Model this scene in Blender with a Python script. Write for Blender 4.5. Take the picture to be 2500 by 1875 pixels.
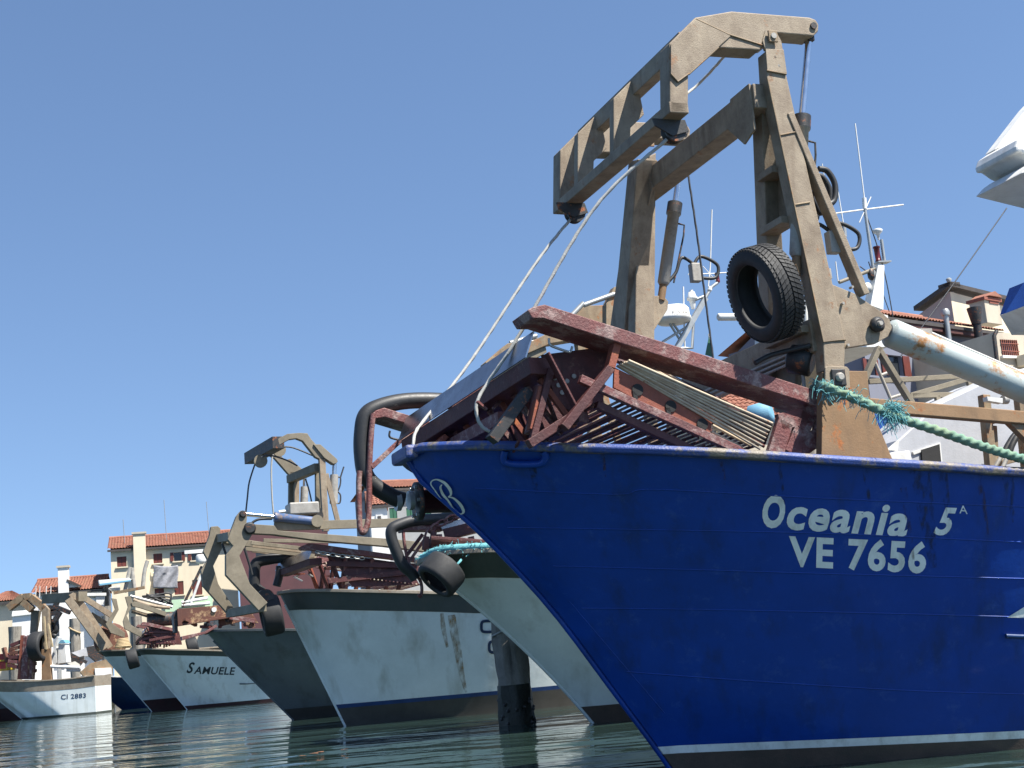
import bpy, bmesh, math, random
from mathutils import Vector as V, Matrix
from mathutils.bvhtree import BVHTree
random.seed(7)
R_ = math.radians
sc = bpy.context.scene
for o in list(bpy.data.objects): bpy.data.objects.remove(o)

# ------------------------------------------------------------------ camera, sky, sun, exposure
FPX, CX, CY, HCAM = 3467.0, 1250.0, 937.5, 1.3
ROLL, PITCH = R_(4.95), math.atan(660 / FPX)
_F = V((0, math.cos(PITCH), math.sin(PITCH))); _u = V((0, -math.sin(PITCH), math.cos(PITCH))); _r = V((1, 0, 0))
_R = _r * math.cos(ROLL) - _u * math.sin(ROLL); _U = _r * math.sin(ROLL) + _u * math.cos(ROLL)
CAM = V((0, 0, HCAM))
cd = bpy.data.cameras.new('camera'); co = bpy.data.objects.new('camera', cd); sc.collection.objects.link(co)
cd.sensor_width = 36; cd.lens = 36 * FPX / 2500; cd.clip_start = .1; cd.clip_end = 5000
m = Matrix((_R, _U, -_F)).transposed().to_4x4(); m.translation = CAM; co.matrix_world = m
sc.camera = co
SUN = V((.46, -.26, .85)).normalized()
w = bpy.data.worlds.new('World'); sc.world = w; w.use_nodes = True
nt = w.node_tree; nt.nodes.clear()
sky = nt.nodes.new('ShaderNodeTexSky'); sky.sky_type = 'NISHITA'; sky.sun_disc = False
sky.sun_elevation = math.asin(SUN.z); sky.sun_rotation = math.atan2(SUN.x, SUN.y)
sky.air_density = 1.0; sky.dust_density = .25; sky.ozone_density = 4.0; sky.altitude = 0
bg = nt.nodes.new('ShaderNodeBackground'); bg.inputs[1].default_value = .083
wo = nt.nodes.new('ShaderNodeOutputWorld')
tc = nt.nodes.new('ShaderNodeTexCoord'); va = nt.nodes.new('ShaderNodeVectorMath'); va.operation = 'ADD'; va.inputs[1].default_value = (0, 0, .135)
vn = nt.nodes.new('ShaderNodeVectorMath'); vn.operation = 'NORMALIZE'
nt.links.new(tc.outputs['Generated'], va.inputs[0]); nt.links.new(va.outputs[0], vn.inputs[0]); nt.links.new(vn.outputs[0], sky.inputs[0])
nt.links.new(sky.outputs[0], bg.inputs[0]); nt.links.new(bg.outputs[0], wo.inputs[0])
ld = bpy.data.lights.new('sun', 'SUN'); ld.energy = 5.0; ld.angle = R_(.5); ld.color = (1, .95, .87)
lo = bpy.data.objects.new('sun', ld); sc.collection.objects.link(lo)
lo.rotation_euler = SUN.to_track_quat('Z', 'Y').to_euler(); lo.location = (30, -20, 60)
sc.view_settings.view_transform = 'Standard'; sc.view_settings.look = 'None'
sc.view_settings.exposure = 1.15; sc.view_settings.gamma = 1
sc.cycles.use_denoising = True
sc.cycles.max_bounces = 6; sc.cycles.glossy_bounces = 3; sc.cycles.diffuse_bounces = 3; sc.cycles.transmission_bounces = 4
sc.cycles.sample_clamp_indirect = 15; sc.cycles.blur_glossy = .3

# ------------------------------------------------------------------ measuring helpers: photo sightline -> place in the world
def ray(u, v): return _F + _R * ((u - CX) / FPX) - _U * ((v - CY) / FPX)
def at(u, v, Y):
    d = ray(u, v); return CAM + d * (Y / d.y)
def onplane(u, v, p, n):
    d = ray(u, v); return CAM + d * ((V(p) - CAM).dot(n) / d.dot(n))
class Fr:                       # a boat's frame: x aft, y to starboard, z up, origin at the stem on the waterline
    def __init__(s, o, ang):
        a = R_(ang); s.o = V(o); s.a = V((math.cos(a), math.sin(a), 0)); s.b = V((-math.sin(a), math.cos(a), 0)); s.ang = a
    def w(s, x, y, z): return s.o + s.a * x + s.b * y + V((0, 0, z))
    def loc(s, P): q = P - s.o; return V((q.dot(s.a), q.dot(s.b), q.z))
    def sd(s, u, v, y): return onplane(u, v, s.w(0, y, 0), s.b)
    def st(s, u, v, x): return onplane(u, v, s.w(x, 0, 0), s.a)
    def hz(s, u, v, z): return onplane(u, v, (0, 0, z), V((0, 0, 1)))

# ------------------------------------------------------------------ mesh helpers
ZUP = V((0, 0, 1))
class MB:
    def __init__(s): s.v = []; s.f = []; s.sm = []
    def add(s, vs, fs, smooth=False):
        n = len(s.v); s.v += [V(p) for p in vs]
        for f in fs: s.f.append([i + n for i in f]); s.sm.append(smooth)
        return s
    def prism(s, pts, ext):
        n = len(pts); ext = V(ext)
        fs = [list(range(n))[::-1], list(range(n, 2 * n))] + [[i, (i + 1) % n, n + (i + 1) % n, n + i] for i in range(n)]
        return s.add(list(pts) + [V(p) + ext for p in pts], fs)
    def box(s, c, ex, ey, ez):
        c = V(c); ex, ey, ez = V(ex), V(ey), V(ez)
        vs = [c + ex * i + ey * j + ez * k for k in (-1, 1) for j in (-1, 1) for i in (-1, 1)]
        return s.add(vs, [[0, 2, 3, 1], [4, 5, 7, 6], [0, 1, 5, 4], [2, 6, 7, 3], [0, 4, 6, 2], [1, 3, 7, 5]])
    def abox(s, x0, x1, y0, y1, z0, z1):
        return s.box(((x0 + x1) / 2, (y0 + y1) / 2, (z0 + z1) / 2), ((x1 - x0) / 2, 0, 0), (0, (y1 - y0) / 2, 0), (0, 0, (z1 - z0) / 2))
    def beam(s, p0, p1, w, h=None, up=ZUP, w1=None):
        p0, p1 = V(p0), V(p1); h = h or w; d = (p1 - p0).normalized()
        sx = d.cross(V(up))
        if sx.length < 1e-4: sx = d.cross(V((1, .3, 0)))
        sx.normalize(); sy = sx.cross(d)
        k = (w1 / w) if w1 else 1
        vs = [p0 + sx * (i * w / 2) + sy * (j * h / 2) for i, j in ((-1, -1), (1, -1), (1, 1), (-1, 1))] + \
             [p1 + sx * (i * w * k / 2) + sy * (j * h * k / 2) for i, j in ((-1, -1), (1, -1), (1, 1), (-1, 1))]
        return s.add(vs, [[3, 2, 1, 0], [4, 5, 6, 7]] + [[i, (i + 1) % 4, 4 + (i + 1) % 4, 4 + i] for i in range(4)])
    def tube(s, pts, r, n=8, closed=False, twist=0, lobes=0, smooth=True, lobe=.17):
        pts = [V(p) for p in pts]; N = len(pts); rs = r if isinstance(r, (list, tuple)) else [r] * N
        t0 = (pts[1] - pts[0]).normalized(); nx = t0.orthogonal().normalized(); vs = []; fs = []
        for i, p in enumerate(pts):
            a = pts[i - 1] if (i or closed) else p; b = pts[(i + 1) % N] if (i < N - 1 or closed) else p
            t = (b - a)
            if t.length < 1e-9: t = t0
            t.normalize(); nx = (nx - t * nx.dot(t))
            nx = nx.normalized() if nx.length > 1e-6 else t.orthogonal().normalized()
            ny = t.cross(nx)
            for k in range(n):
                an = 2 * math.pi * k / n; rr = rs[i]
                if lobes: rr *= 1 + lobe * math.cos(lobes * (an + twist * i))
                vs.append(p + nx * (math.cos(an) * rr) + ny * (math.sin(an) * rr))
        for i in range(N if closed else N - 1):
            j = (i + 1) % N
            for k in range(n): fs.append([i * n + k, i * n + (k + 1) % n, j * n + (k + 1) % n, j * n + k])
        s.add(vs, fs, smooth)
        if not closed: s.add(vs[:n][::-1], [list(range(n))]); s.add(vs[-n:], [list(range(n))])
        return s
    def lathe(s, o, ax, prof, n=24, smooth=True):      # prof: (distance along the axis, radius)
        o, ax = V(o), V(ax).normalized(); nx = ax.orthogonal().normalized(); ny = ax.cross(nx); vs = []; fs = []
        for t, r in prof:
            for k in range(n):
                a = 2 * math.pi * k / n; vs.append(o + ax * t + nx * (math.cos(a) * r) + ny * (math.sin(a) * r))
        for i in range(len(prof) - 1):
            for k in range(n): fs.append([i * n + k, i * n + (k + 1) % n, (i + 1) * n + (k + 1) % n, (i + 1) * n + k])
        s.add(vs, fs, smooth)
        s.add(vs[:n][::-1], [list(range(n))]); s.add(vs[-n:], [list(range(n))]); return s
    def sweep(s, pts, prof, up=ZUP, smooth=False):      # prof: closed outline of (side, up) offsets
        pts = [V(p) for p in pts]; N = len(pts); n = len(prof); vs = []; fs = []
        for i, p in enumerate(pts):
            t = (pts[min(i + 1, N - 1)] - pts[max(i - 1, 0)]).normalized(); sx = t.cross(V(up)).normalized(); sy = sx.cross(t)
            vs += [p + sx * a + sy * b for a, b in prof]
        for i in range(N - 1):
            for k in range(n): fs.append([i * n + k, i * n + (k + 1) % n, (i + 1) * n + (k + 1) % n, (i + 1) * n + k])
        s.add(vs, fs, smooth); s.add(vs[:n][::-1], [list(range(n))]); s.add(vs[-n:], [list(range(n))]); return s
    def build(s, name, mat, parent=None, bevel=0, fix=True):
        me = bpy.data.meshes.new(name); off = root_loc(parent)
        me.from_pydata([tuple(p - off) for p in s.v], [], s.f); me.update()
        if fix:
            bm = bmesh.new(); bm.from_mesh(me); sel = [f.smooth for f in bm.faces]
            bmesh.ops.recalc_face_normals(bm, faces=bm.faces); bm.to_mesh(me); bm.free()
        me.polygons.foreach_set('use_smooth', s.sm); me.update()
        me.materials.append(MAT[mat] if isinstance(mat, str) else mat)
        o = bpy.data.objects.new(name, me); sc.collection.objects.link(o); o.parent = parent
        if parent is None and False: pass
        if bevel:
            b = o.modifiers.new('bevel', 'BEVEL'); b.width = bevel; b.segments = 2; b.limit_method = 'ANGLE'; b.angle_limit = R_(35)
        return o
def root_loc(p):
    while p is not None and p.parent is not None: p = p.parent
    return V(p.location) if p is not None else V((0, 0, 0))
def thing(name, label, cat, loc, group=None):
    o = bpy.data.objects.new(name, None); o.empty_display_size = .3; sc.collection.objects.link(o); o.location = loc
    o['label'] = label; o['category'] = cat
    if group: o['group'] = group
    return o
def solo(mb, name, mat, label, cat, group=None, bevel=0):     # a thing that is one mesh, its origin at its own base
    c = sum(mb.v, V()) / len(mb.v); c.z = min(p.z for p in mb.v)
    mb.v = [p - c for p in mb.v]; o = mb.build(name, mat, None, bevel); o.location = c
    o['label'] = label; o['category'] = cat
    if group: o['group'] = group
    return o
def struct(mb, name, mat):
    o = mb.build(name, mat); o['kind'] = 'structure'; return o
def piece(me_src, name, parent, M):                            # alike pieces share one mesh
    o = bpy.data.objects.new(name, me_src); sc.collection.objects.link(o); o.parent = parent
    M = M.copy(); M.translation -= root_loc(parent); o.matrix_local = M; return o
def bez(pts, n=12):                                            # smooth curve through points
    pts = [V(p) for p in pts]; out = []
    for i in range(len(pts) - 1):
        p0 = pts[max(i - 1, 0)]; p1 = pts[i]; p2 = pts[i + 1]; p3 = pts[min(i + 2, len(pts) - 1)]
        for k in range(n):
            t = k / n
            out.append(.5 * ((2 * p1) + (p2 - p0) * t + (2 * p0 - 5 * p1 + 4 * p2 - p3) * t * t + (3 * p1 - p0 - 3 * p2 + p3) * t ** 3))
    out.append(pts[-1]); return out
def interp(tab, x):
    if x <= tab[0][0]: return tab[0][1]
    for (x0, y0), (x1, y1) in zip(tab, tab[1:]):
        if x <= x1: return y0 + (y1 - y0) * (x - x0) / (x1 - x0)
    return tab[-1][1]

# ------------------------------------------------------------------ materials
MAT = {}
def mat(name, c, c2=None, rough=.6, metal=0., scale=3., rust=0., rustc=(.16, .055, .02), streak=0., bump=.15, bscale=60., dirt=.0, dirtc=(.05, .045, .035), coat=0., mixw=.6, rscale=None, sstretch=.12, speck=.3):
    m = bpy.data.materials.new(name); m.use_nodes = True; t = m.node_tree; N = t.nodes; L = t.links
    p = N['Principled BSDF']; g = N.new('ShaderNodeNewGeometry')
    def noise(sc_, det=5, stretch=None, ro=.6):
        n = N.new('ShaderNodeTexNoise'); n.inputs['Scale'].default_value = sc_; n.inputs['Detail'].default_value = det; n.inputs['Roughness'].default_value = ro
        if stretch:
            mp = N.new('ShaderNodeMapping'); mp.inputs['Scale'].default_value = stretch; L.new(g.outputs['Position'], mp.inputs[0]); L.new(mp.outputs[0], n.inputs['Vector'])
        else: L.new(g.outputs['Position'], n.inputs['Vector'])
        return n.outputs['Fac']
    def ramp(f, a, b):
        r = N.new('ShaderNodeMapRange'); r.inputs[1].default_value = a; r.inputs[2].default_value = b; L.new(f, r.inputs[0]); return r.outputs[0]
    def mix(f, a, b):
        x = N.new('ShaderNodeMix'); x.data_type = 'RGBA'
        if isinstance(f, float): x.inputs[0].default_value = f
        else: L.new(f, x.inputs[0])
        for i, q in ((6, a), (7, b)):
            if isinstance(q, tuple): x.inputs[i].default_value = (*q, 1)
            else: L.new(q, x.inputs[i])
        return x.outputs[2]
    def mul(f, k):
        q = N.new('ShaderNodeMath'); q.operation = 'MULTIPLY'; q.inputs[1].default_value = k; L.new(f, q.inputs[0]); return q.outputs[0]
    c2 = c2 or tuple(x * mixw for x in c)
    col = mix(ramp(noise(scale, 8, None, .68), .33, .67), c, c2)
    col = mix(mul(ramp(noise(scale * 9, 6, None, .7), .47, .7), speck), col, c2)
    if dirt: col = mix(mul(ramp(noise(scale * .9, 9, None, .75), .5, .62), dirt), col, dirtc)
    if streak: col = mix(mul(ramp(noise(scale * 2.2, 5, (1, 1, sstretch)), .52, .7), streak), col, dirtc)
    rf = None
    if rust:
        rf = ramp(noise(rscale or scale * 1.7, 9, None, .72), .62 - .25 * rust, .68 - .2 * rust)
        rc = mix(ramp(noise(scale * 14, 5), .3, .7), rustc, tuple(min(1, x * 2.3) for x in rustc))
        col = mix(rf, col, rc)
    L.new(col, p.inputs['Base Color']); p.inputs['Metallic'].default_value = metal
    rr = N.new('ShaderNodeMapRange'); rr.inputs[3].default_value = max(0, rough - .12); rr.inputs[4].default_value = min(1, rough + .12); L.new(noise(scale * 3, 5), rr.inputs[0])
    L.new(rr.outputs[0], p.inputs['Roughness'])
    if coat: p.inputs['Coat Weight'].default_value = coat
    if bump:
        b = N.new('ShaderNodeBump'); b.inputs['Strength'].default_value = bump; b.inputs['Distance'].default_value = .02
        L.new(noise(bscale, 6), b.inputs['Height']); L.new(b.outputs[0], p.inputs['Normal'])
    MAT[name] = m; return m
def srgb(r, g, b): return tuple(((x / 255) / 12.92 if x < 10 else ((x / 255 + .055) / 1.055) ** 2.4) for x in (r, g, b))
mat('khaki', (.33, .268, .188), (.2, .152, .104), .66, rust=.1, rustc=(.15, .08, .04), streak=.5, dirt=.4, dirtc=(.11, .072, .042), scale=3.2, bump=.25, bscale=90, speck=.45)
mat('khaki_worn', (.29, .22, .135), (.17, .115, .066), .7, speck=.5, rust=.35, rustc=(.16, .07, .025), streak=.4, scale=2.6)
mat('khaki_grey', (.24, .205, .145), (.14, .118, .082), .65, speck=.5, dirt=.4, dirtc=(.1, .08, .05), scale=1.4)
mat('rust_ochre', (.27, .165, .085), (.19, .115, .06), .8, rust=.12, rustc=(.2, .07, .02), streak=.3, scale=2.5)
mat('steel_shine', (.62, .64, .66), (.5, .52, .55), .2, metal=1, bump=.02)
mat('steel_dark', (.05, .05, .05), (.025, .025, .025), .55, metal=.3, rust=.25, scale=6)
mat('steel_grey', (.40, .38, .34), (.27, .255, .225), .5, metal=.0, dirt=.3, scale=4)
mat('galvanised', (.42, .43, .42), (.3, .31, .3), .45, metal=.5, scale=5, bump=.05)
mat('rubber', (.011, .012, .0135), (.019, .02, .021), .7, scale=6, bump=.12, dirt=.25, dirtc=(.035, .034, .03))
mat('hose_rubber', (.017, .018, .019), (.026, .026, .026), .5, scale=8, bump=.06)
mat('maroon', (.105, .026, .024), (.055, .018, .018), .6, rust=.15, rustc=(.1, .045, .035), scale=3.5, bump=.35, bscale=45)
mat('maroon_worn', (.19, .055, .05), (.10, .045, .043), .6, rust=.45, rustc=(.15, .10, .09), scale=3, bump=.5, bscale=40)
mat('primer', (.29, .078, .042), (.18, .05, .03), .7, rust=.2, rustc=(.2, .06, .02), scale=4, bump=.25)
mat('rod_bare', (.55, .46, .33), (.38, .29, .2), .55, metal=.0, rust=.1, scale=9)
mat('blade', (.5, .5, .52), (.33, .31, .32), .3, metal=1., scale=2.5, bump=.03, dirt=.25, dirtc=(.06, .03, .03))
mat('white_paint', (.72, .72, .69), (.6, .6, .57), .5, dirt=.25, streak=.25, scale=1.8, dirtc=(.3, .27, .22), bump=.06)
mat('white_rusty', (.44, .49, .47), (.37, .42, .4), .45, rust=.42, rustc=(.2, .085, .02), scale=1.5, rscale=2.6, bump=.1, dirt=.2, dirtc=(.3, .25, .14))
mat('grey_paint', (.45, .46, .48), (.36, .37, .39), .55, dirt=.15, streak=.2, scale=1.5, dirtc=(.2, .2, .2))
mat('ram_blue', (.07, .12, .24), (.05, .08, .16), .5, rust=.3, rustc=(.12, .09, .07), scale=3)
mat('blue_paint', (.02, .09, .38), (.012, .06, .27), .45, dirt=.1, scale=2)
mat('letter_white', (.86, .88, .82), (.7, .72, .66), .55, dirt=.2, streak=.45, dirtc=(.25, .23, .16), scale=3.2, bump=.04)
mat('letter_dark', (.012, .02, .03), (.02, .03, .04), .5, scale=3)
mat('letter_navy', (.01, .03, .09), (.015, .03, .07), .5, scale=3)
mat('rope_green', (.13, .27, .22), (.2, .26, .15), .85, scale=5, bump=.3, bscale=90, dirt=.25, dirtc=(.12, .15, .1))
mat('rope_cyan', (.16, .44, .46), (.1, .3, .33), .85, scale=7, bump=.3, dirt=.2)
mat('rope_white', (.4, .4, .38), (.3, .3, .28), .75, scale=9, bump=.2)
mat('cable_dark', (.05, .055, .06), (.03, .03, .035), .5, scale=8)
mat('wood_pile', (.3, .275, .235), (.17, .155, .13), .85, scale=2, streak=.8, dirtc=(.04, .036, .03), bump=.6, bscale=25)
mat('wood_wet', (.018, .02, .014), (.035, .035, .024), .55, scale=6, bump=.9, bscale=22)
mat('mussel', (.02, .02, .022), (.07, .065, .055), .5, scale=20, bump=.3)
mat('antifoul', (.10, .07, .052), (.06, .045, .034), .6, scale=3, dirt=.5, dirtc=(.05, .05, .035), bump=.2)
mat('antifoul_red', (.06, .02, .02), (.04, .018, .018), .6, scale=3, dirt=.3)
mat('antifoul_dark', (.06, .056, .048), (.04, .037, .032), .6, scale=3, dirt=.4)
mat('glass', (.02, .025, .03), (.03, .035, .04), .08, scale=2, bump=0)
mat('dark_hole', (.02, .02, .02), None, .8, scale=3)  # near-black painted in for the shade inside slots and doorway
mat('red_lamp', (.12, .008, .01), None, .3, scale=5)
mat('rope_tan', (.45, .36, .22), (.36, .27, .15), .85, scale=8, bump=.2)
# ------------------------------------------------------------------ hulls
def smooth_tab(tab):
    def f(x):
        n = len(tab)
        if x <= tab[0][0]: return tab[0][1]
        if x >= tab[-1][0]: return tab[-1][1]
        for i in range(n - 1):
            if x <= tab[i + 1][0]: break
        def sl(k):
            if k <= 0: return (tab[1][1] - tab[0][1]) / (tab[1][0] - tab[0][0])
            if k >= n - 1: return 0
            return (tab[k + 1][1] - tab[k - 1][1]) / (tab[k + 1][0] - tab[k - 1][0])
        x0, y0 = tab[i]; x1, y1 = tab[i + 1]; h = x1 - x0; t = (x - x0) / h
        return (2 * t ** 3 - 3 * t * t + 1) * y0 + (t ** 3 - 2 * t * t + t) * h * sl(i) + (-2 * t ** 3 + 3 * t * t) * y1 + (t ** 3 - t * t) * h * sl(i + 1)
    return f
class Hull:
    def __init__(s, fr, ov, rail, wl, sheer, length, zlow=-.45, stemcurve=0., flare=1.25, stem=None):
        s.fr = fr; s.ov = ov; s.rb = smooth_tab(rail); s.wb = smooth_tab(wl); s.sh = smooth_tab(sheer); s.L = length; s.zlow = zlow; s.sc = stemcurve; s.stem = stem; s.fl = flare
        s.ztip = s.sh(-ov)
    def xs(s, z):
        if s.stem: return s.stem(z)
        k = z / s.ztip; return -s.ov * (k + s.sc * k * (k - 1))
    def p(s, x, z, side=-1):                       # a point of the shell at station x and height z
        t = max(0, x - s.xs(z)); k = max(0, min(1, z / max(.1, s.sh(x)))) ** s.fl
        return s.fr.w(x, side * (s.wb(t) * (1 - k) + s.rb(t) * k), z)
    def grid(s, z0, z1, nx=64, nz=14, off=0.):     # z0, z1 functions of x; both sides of the shell between two levels
        mb = MB()
        for side in (-1, 1):
            vs = []; fs = []
            for i in range(nx + 1):
                q = (i / nx) ** 1.9
                for j in range(nz + 1):
                    x = -s.ov + (s.L + s.ov) * q
                    for _ in range(4):
                        z = z0(x) + (z1(x) - z0(x)) * j / nz; xs = s.xs(z); x = xs + (s.L - xs) * q
                    P = s.p(x, z, side)
                    if off: P = P + s.fr.b * (side * off) - s.fr.a * (off * max(0, 1 - q * 6))
                    vs.append(P)
            for i in range(nx):
                for j in range(nz):
                    a = i * (nz + 1) + j; fs.append([a, a + 1, a + nz + 2, a + nz + 1])
            mb.add(vs, fs, True)
            if side == -1: first = vs
            else:
                e = len(vs) - nz - 1                  # transom and stem face close the shell
                mb.add([first[e + j] for j in range(nz + 1)] + [vs[e + j] for j in range(nz + 1)], [[j, j + 1, nz + 2 + j, nz + 1 + j] for j in range(nz)])
                mb.add([first[j] for j in range(nz + 1)] + [vs[j] for j in range(nz + 1)], [[j, j + 1, nz + 2 + j, nz + 1 + j] for j in range(nz)])
        return mb
    def railpts(s, side, n=40, inset=0., dz=0.):
        out = []
        for i in range(n + 1):
            x = -s.ov + (s.L + s.ov) * (i / n) ** 1.7; z = s.sh(x); P = s.p(x, z, side) - s.fr.b * (side * inset); P.z += dz; out.append(P)
        return out
    def deck(s, drop=.55, nx=30):
        mb = MB(); vs = []; fs = []
        for i in range(nx + 1):
            x = -s.ov + .25 + (s.L + s.ov - .3) * (i / nx) ** 1.3; z = s.sh(x) - drop
            for side in (-1, 1):
                P = s.p(max(x, s.xs(z) + .05), z, side); vs.append(P - s.fr.b * (side * .04))
        for i in range(nx): fs.append([2 * i, 2 * i + 1, 2 * i + 3, 2 * i + 2])
        return mb.add(vs, fs)
class Caster:                                       # puts marks on a surface along a sightline
    def __init__(s, o, fr_loc):
        me = o.data; s.off = V(fr_loc); s.t = BVHTree.FromPolygons([v.co.copy() for v in me.vertices], [list(p.vertices) for p in me.polygons])
    def hit(s, u, v, lift=.006):
        d = ray(u, v).normalized(); P, n, i, di = s.t.ray_cast(CAM - s.off, d)
        if P is None: return None
        if n.dot(d) > 0: n = -n
        return P + s.off + n * lift
def text_mesh(txt, bold=0., shear=0., xs=1.):
    cu = bpy.data.curves.new('t', 'FONT'); cu.body = txt; cu.size = 1; cu.offset = bold; cu.shear = shear; cu.space_character = 1 + bold * 3.2; cu.fill_mode = 'FRONT'; cu.resolution_u = 4
    o = bpy.data.objects.new('t', cu); sc.collection.objects.link(o)
    bpy.context.view_layer.update(); me = bpy.data.meshes.new_from_object(o.evaluated_get(bpy.context.evaluated_depsgraph_get()))
    bpy.data.objects.remove(o)
    bm = bmesh.new(); bm.from_mesh(me); bmesh.ops.triangulate(bm, faces=bm.faces)
    bm.verts.index_update(); vs = [v.co.copy() for v in bm.verts]; fs = [[v.index for v in f.verts] for f in bm.faces]; bm.free()
    x0 = min(v.x for v in vs); x1 = max(v.x for v in vs); y0 = min(v.y for v in vs); y1 = max(v.y for v in vs)
    return [((v.x - x0) / (x1 - x0), (v.y - y0) / (y1 - y0)) for v in vs], fs
def lettering(caster, txt, quad, name, m, parent, bold=.02, shear=0., lift=.003):
    vs, fs = text_mesh(txt, bold, shear); (ax, ay), (bx, by), (cx, cy), (dx, dy) = quad      # bottom left, bottom right, top right, top left
    out = []
    for s_, t_ in vs:
        u = (ax * (1 - s_) + bx * s_) * (1 - t_) + (dx * (1 - s_) + cx * s_) * t_
        v = (ay * (1 - s_) + by * s_) * (1 - t_) + (dy * (1 - s_) + cy * s_) * t_
        P = caster.hit(u, v, lift)
        if P is None: return None
        out.append(P)
    return MB().add(out, fs).build(name, m, parent, fix=False)
def ribbon(caster, pts, ws, name, m, parent, lift=.006):      # a painted stroke of changing width
    P2 = bez([V((a, b, 0)) for a, b in pts], 8); n = len(P2); vs = []
    for i, p in enumerate(P2):
        t = (P2[min(i + 1, n - 1)] - P2[max(i - 1, 0)]).normalized(); k = i / (n - 1) * (len(ws) - 1); j = min(int(k), len(ws) - 2)
        wd = ws[j] + (ws[j + 1] - ws[j]) * (k - j)
        hs_ = [caster.hit(p.x - t.y * wd * s_, p.y + t.x * wd * s_, lift) for s_ in (-1, 1)]
        if None not in hs_: vs += hs_
    n = len(vs) // 2
    return MB().add(vs, [[2 * i, 2 * i + 1, 2 * i + 3, 2 * i + 2] for i in range(n - 1)]).build(name, m, parent, fix=False)

def hullmat(name, c, c2, rough, streakc, streak, chalk_dapple, chalk_dapplec, sc_=1.0, coat=.2, rustline=0):
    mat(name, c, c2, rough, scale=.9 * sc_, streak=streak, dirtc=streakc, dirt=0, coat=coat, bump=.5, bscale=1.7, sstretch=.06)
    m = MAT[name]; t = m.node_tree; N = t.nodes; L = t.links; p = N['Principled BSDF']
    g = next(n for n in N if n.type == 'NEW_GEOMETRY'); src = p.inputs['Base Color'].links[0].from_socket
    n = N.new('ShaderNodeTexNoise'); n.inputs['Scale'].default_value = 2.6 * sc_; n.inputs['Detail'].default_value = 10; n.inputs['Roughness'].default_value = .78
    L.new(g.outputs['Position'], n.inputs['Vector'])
    r = N.new('ShaderNodeMapRange'); r.inputs[1].default_value = .56; r.inputs[2].default_value = .8; r.inputs[4].default_value = chalk_dapple; L.new(n.outputs['Fac'], r.inputs[0])  # pale patches: chalky wear, also painted to stand in for dappled water light
    x = N.new('ShaderNodeMix'); x.data_type = 'RGBA'; L.new(r.outputs[0], x.inputs[0]); L.new(src, x.inputs[6]); x.inputs[7].default_value = (*chalk_dapplec, 1)
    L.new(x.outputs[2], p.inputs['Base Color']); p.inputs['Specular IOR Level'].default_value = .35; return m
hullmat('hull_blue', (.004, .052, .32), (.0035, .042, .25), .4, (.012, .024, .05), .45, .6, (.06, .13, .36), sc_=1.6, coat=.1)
hullmat('hull_white', (.74, .79, .77), (.62, .67, .65), .4, (.28, .27, .2), .45, .35, (.62, .64, .6))
hullmat('hull_cream', (.70, .76, .72), (.58, .63, .6), .4, (.3, .3, .23), .4, .4, (.62, .64, .56))
hullmat('hull_slate', (.15, .175, .185), (.11, .13, .14), .42, (.06, .06, .045), .5, .3, (.16, .17, .17))
hullmat('hull_navy', (.012, .045, .14), (.01, .03, .1), .4, (.03, .04, .06), .4, .3, (.1, .14, .22))
mat('band_green', (.075, .085, .07), (.05, .06, .05), .5, scale=1.5, streak=.3, dirtc=(.12, .11, .08))
mat('band_slate', (.075, .085, .085), (.055, .065, .062), .5, scale=1.5, streak=.3, dirtc=(.11, .1, .08))
mat('rail_blue', (.03, .07, .27), (.02, .045, .17), .5, scale=2.5, rust=.55, rustc=(.10, .085, .065), rscale=2.6, bump=.35)
mat('rail_tan', (.3, .26, .2), (.2, .17, .13), .7, scale=2.5, rust=.2, rustc=(.13, .08, .05))
mat('deck_grey', (.12, .11, .1), (.08, .07, .06), .8, scale=3, rust=.3)
mat('rust_streak', (.36, .22, .08), (.26, .15, .05), .8, scale=5)
_t = MAT['rust_streak'].node_tree; _n = _t.nodes.new('ShaderNodeTexNoise'); _n.inputs['Scale'].default_value = 3; _n.inputs['Detail'].default_value = 8
_m = _t.nodes.new('ShaderNodeMapping'); _m.inputs['Scale'].default_value = (4, 4, .5); _g = _t.nodes.new('ShaderNodeNewGeometry'); _t.links.new(_g.outputs['Position'], _m.inputs[0]); _t.links.new(_m.outputs[0], _n.inputs['Vector'])
_r = _t.nodes.new('ShaderNodeMapRange'); _r.inputs[1].default_value = .35; _r.inputs[2].default_value = .7; _r.inputs[3].default_value = .0; _r.inputs[4].default_value = .75
_t.links.new(_n.outputs['Fac'], _r.inputs[0]); _t.links.new(_r.outputs[0], _t.nodes['Principled BSDF'].inputs['Alpha'])

# ================================================================== the blue boat
OF = Fr(Fr((0, 0, 0), 0).hz(1650, 1895, 0), 20.5)
def boat_root(fr, label, group='fishing boats moored side by side'): return thing('fishing_boat', label, 'fishing boat', fr.o, group)
BLUE = boat_root(OF, 'large blue dredge boat lettered Oceania with a tall khaki gantry over its bow')
RAILY = [(0, .09), (.13, .42), (.35, .74), (.85, 1.18), (1.35, 1.52), (1.85, 1.77), (2.35, 1.94), (3.35, 2.15), (4.35, 2.25), (6.5, 2.3), (13, 2.2)]
rail_px = [(1040, 1090), (1090, 1088), (1180, 1086), (1300, 1087), (1400, 1090), (1550, 1093), (1700, 1099), (1850, 1107), (2000, 1117), (2150, 1127), (2300, 1137), (2500, 1151)]
ry = smooth_tab(RAILY)
stemt = [OF.loc(OF.sd(u, v, 0)) for u, v in ((1665, 1915), (1640, 1875), (1488, 1669), (1352, 1489), (1207, 1330), (1133, 1260), (1094, 1227), (1044, 1186), (1006, 1140), (996, 1122))]
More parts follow.
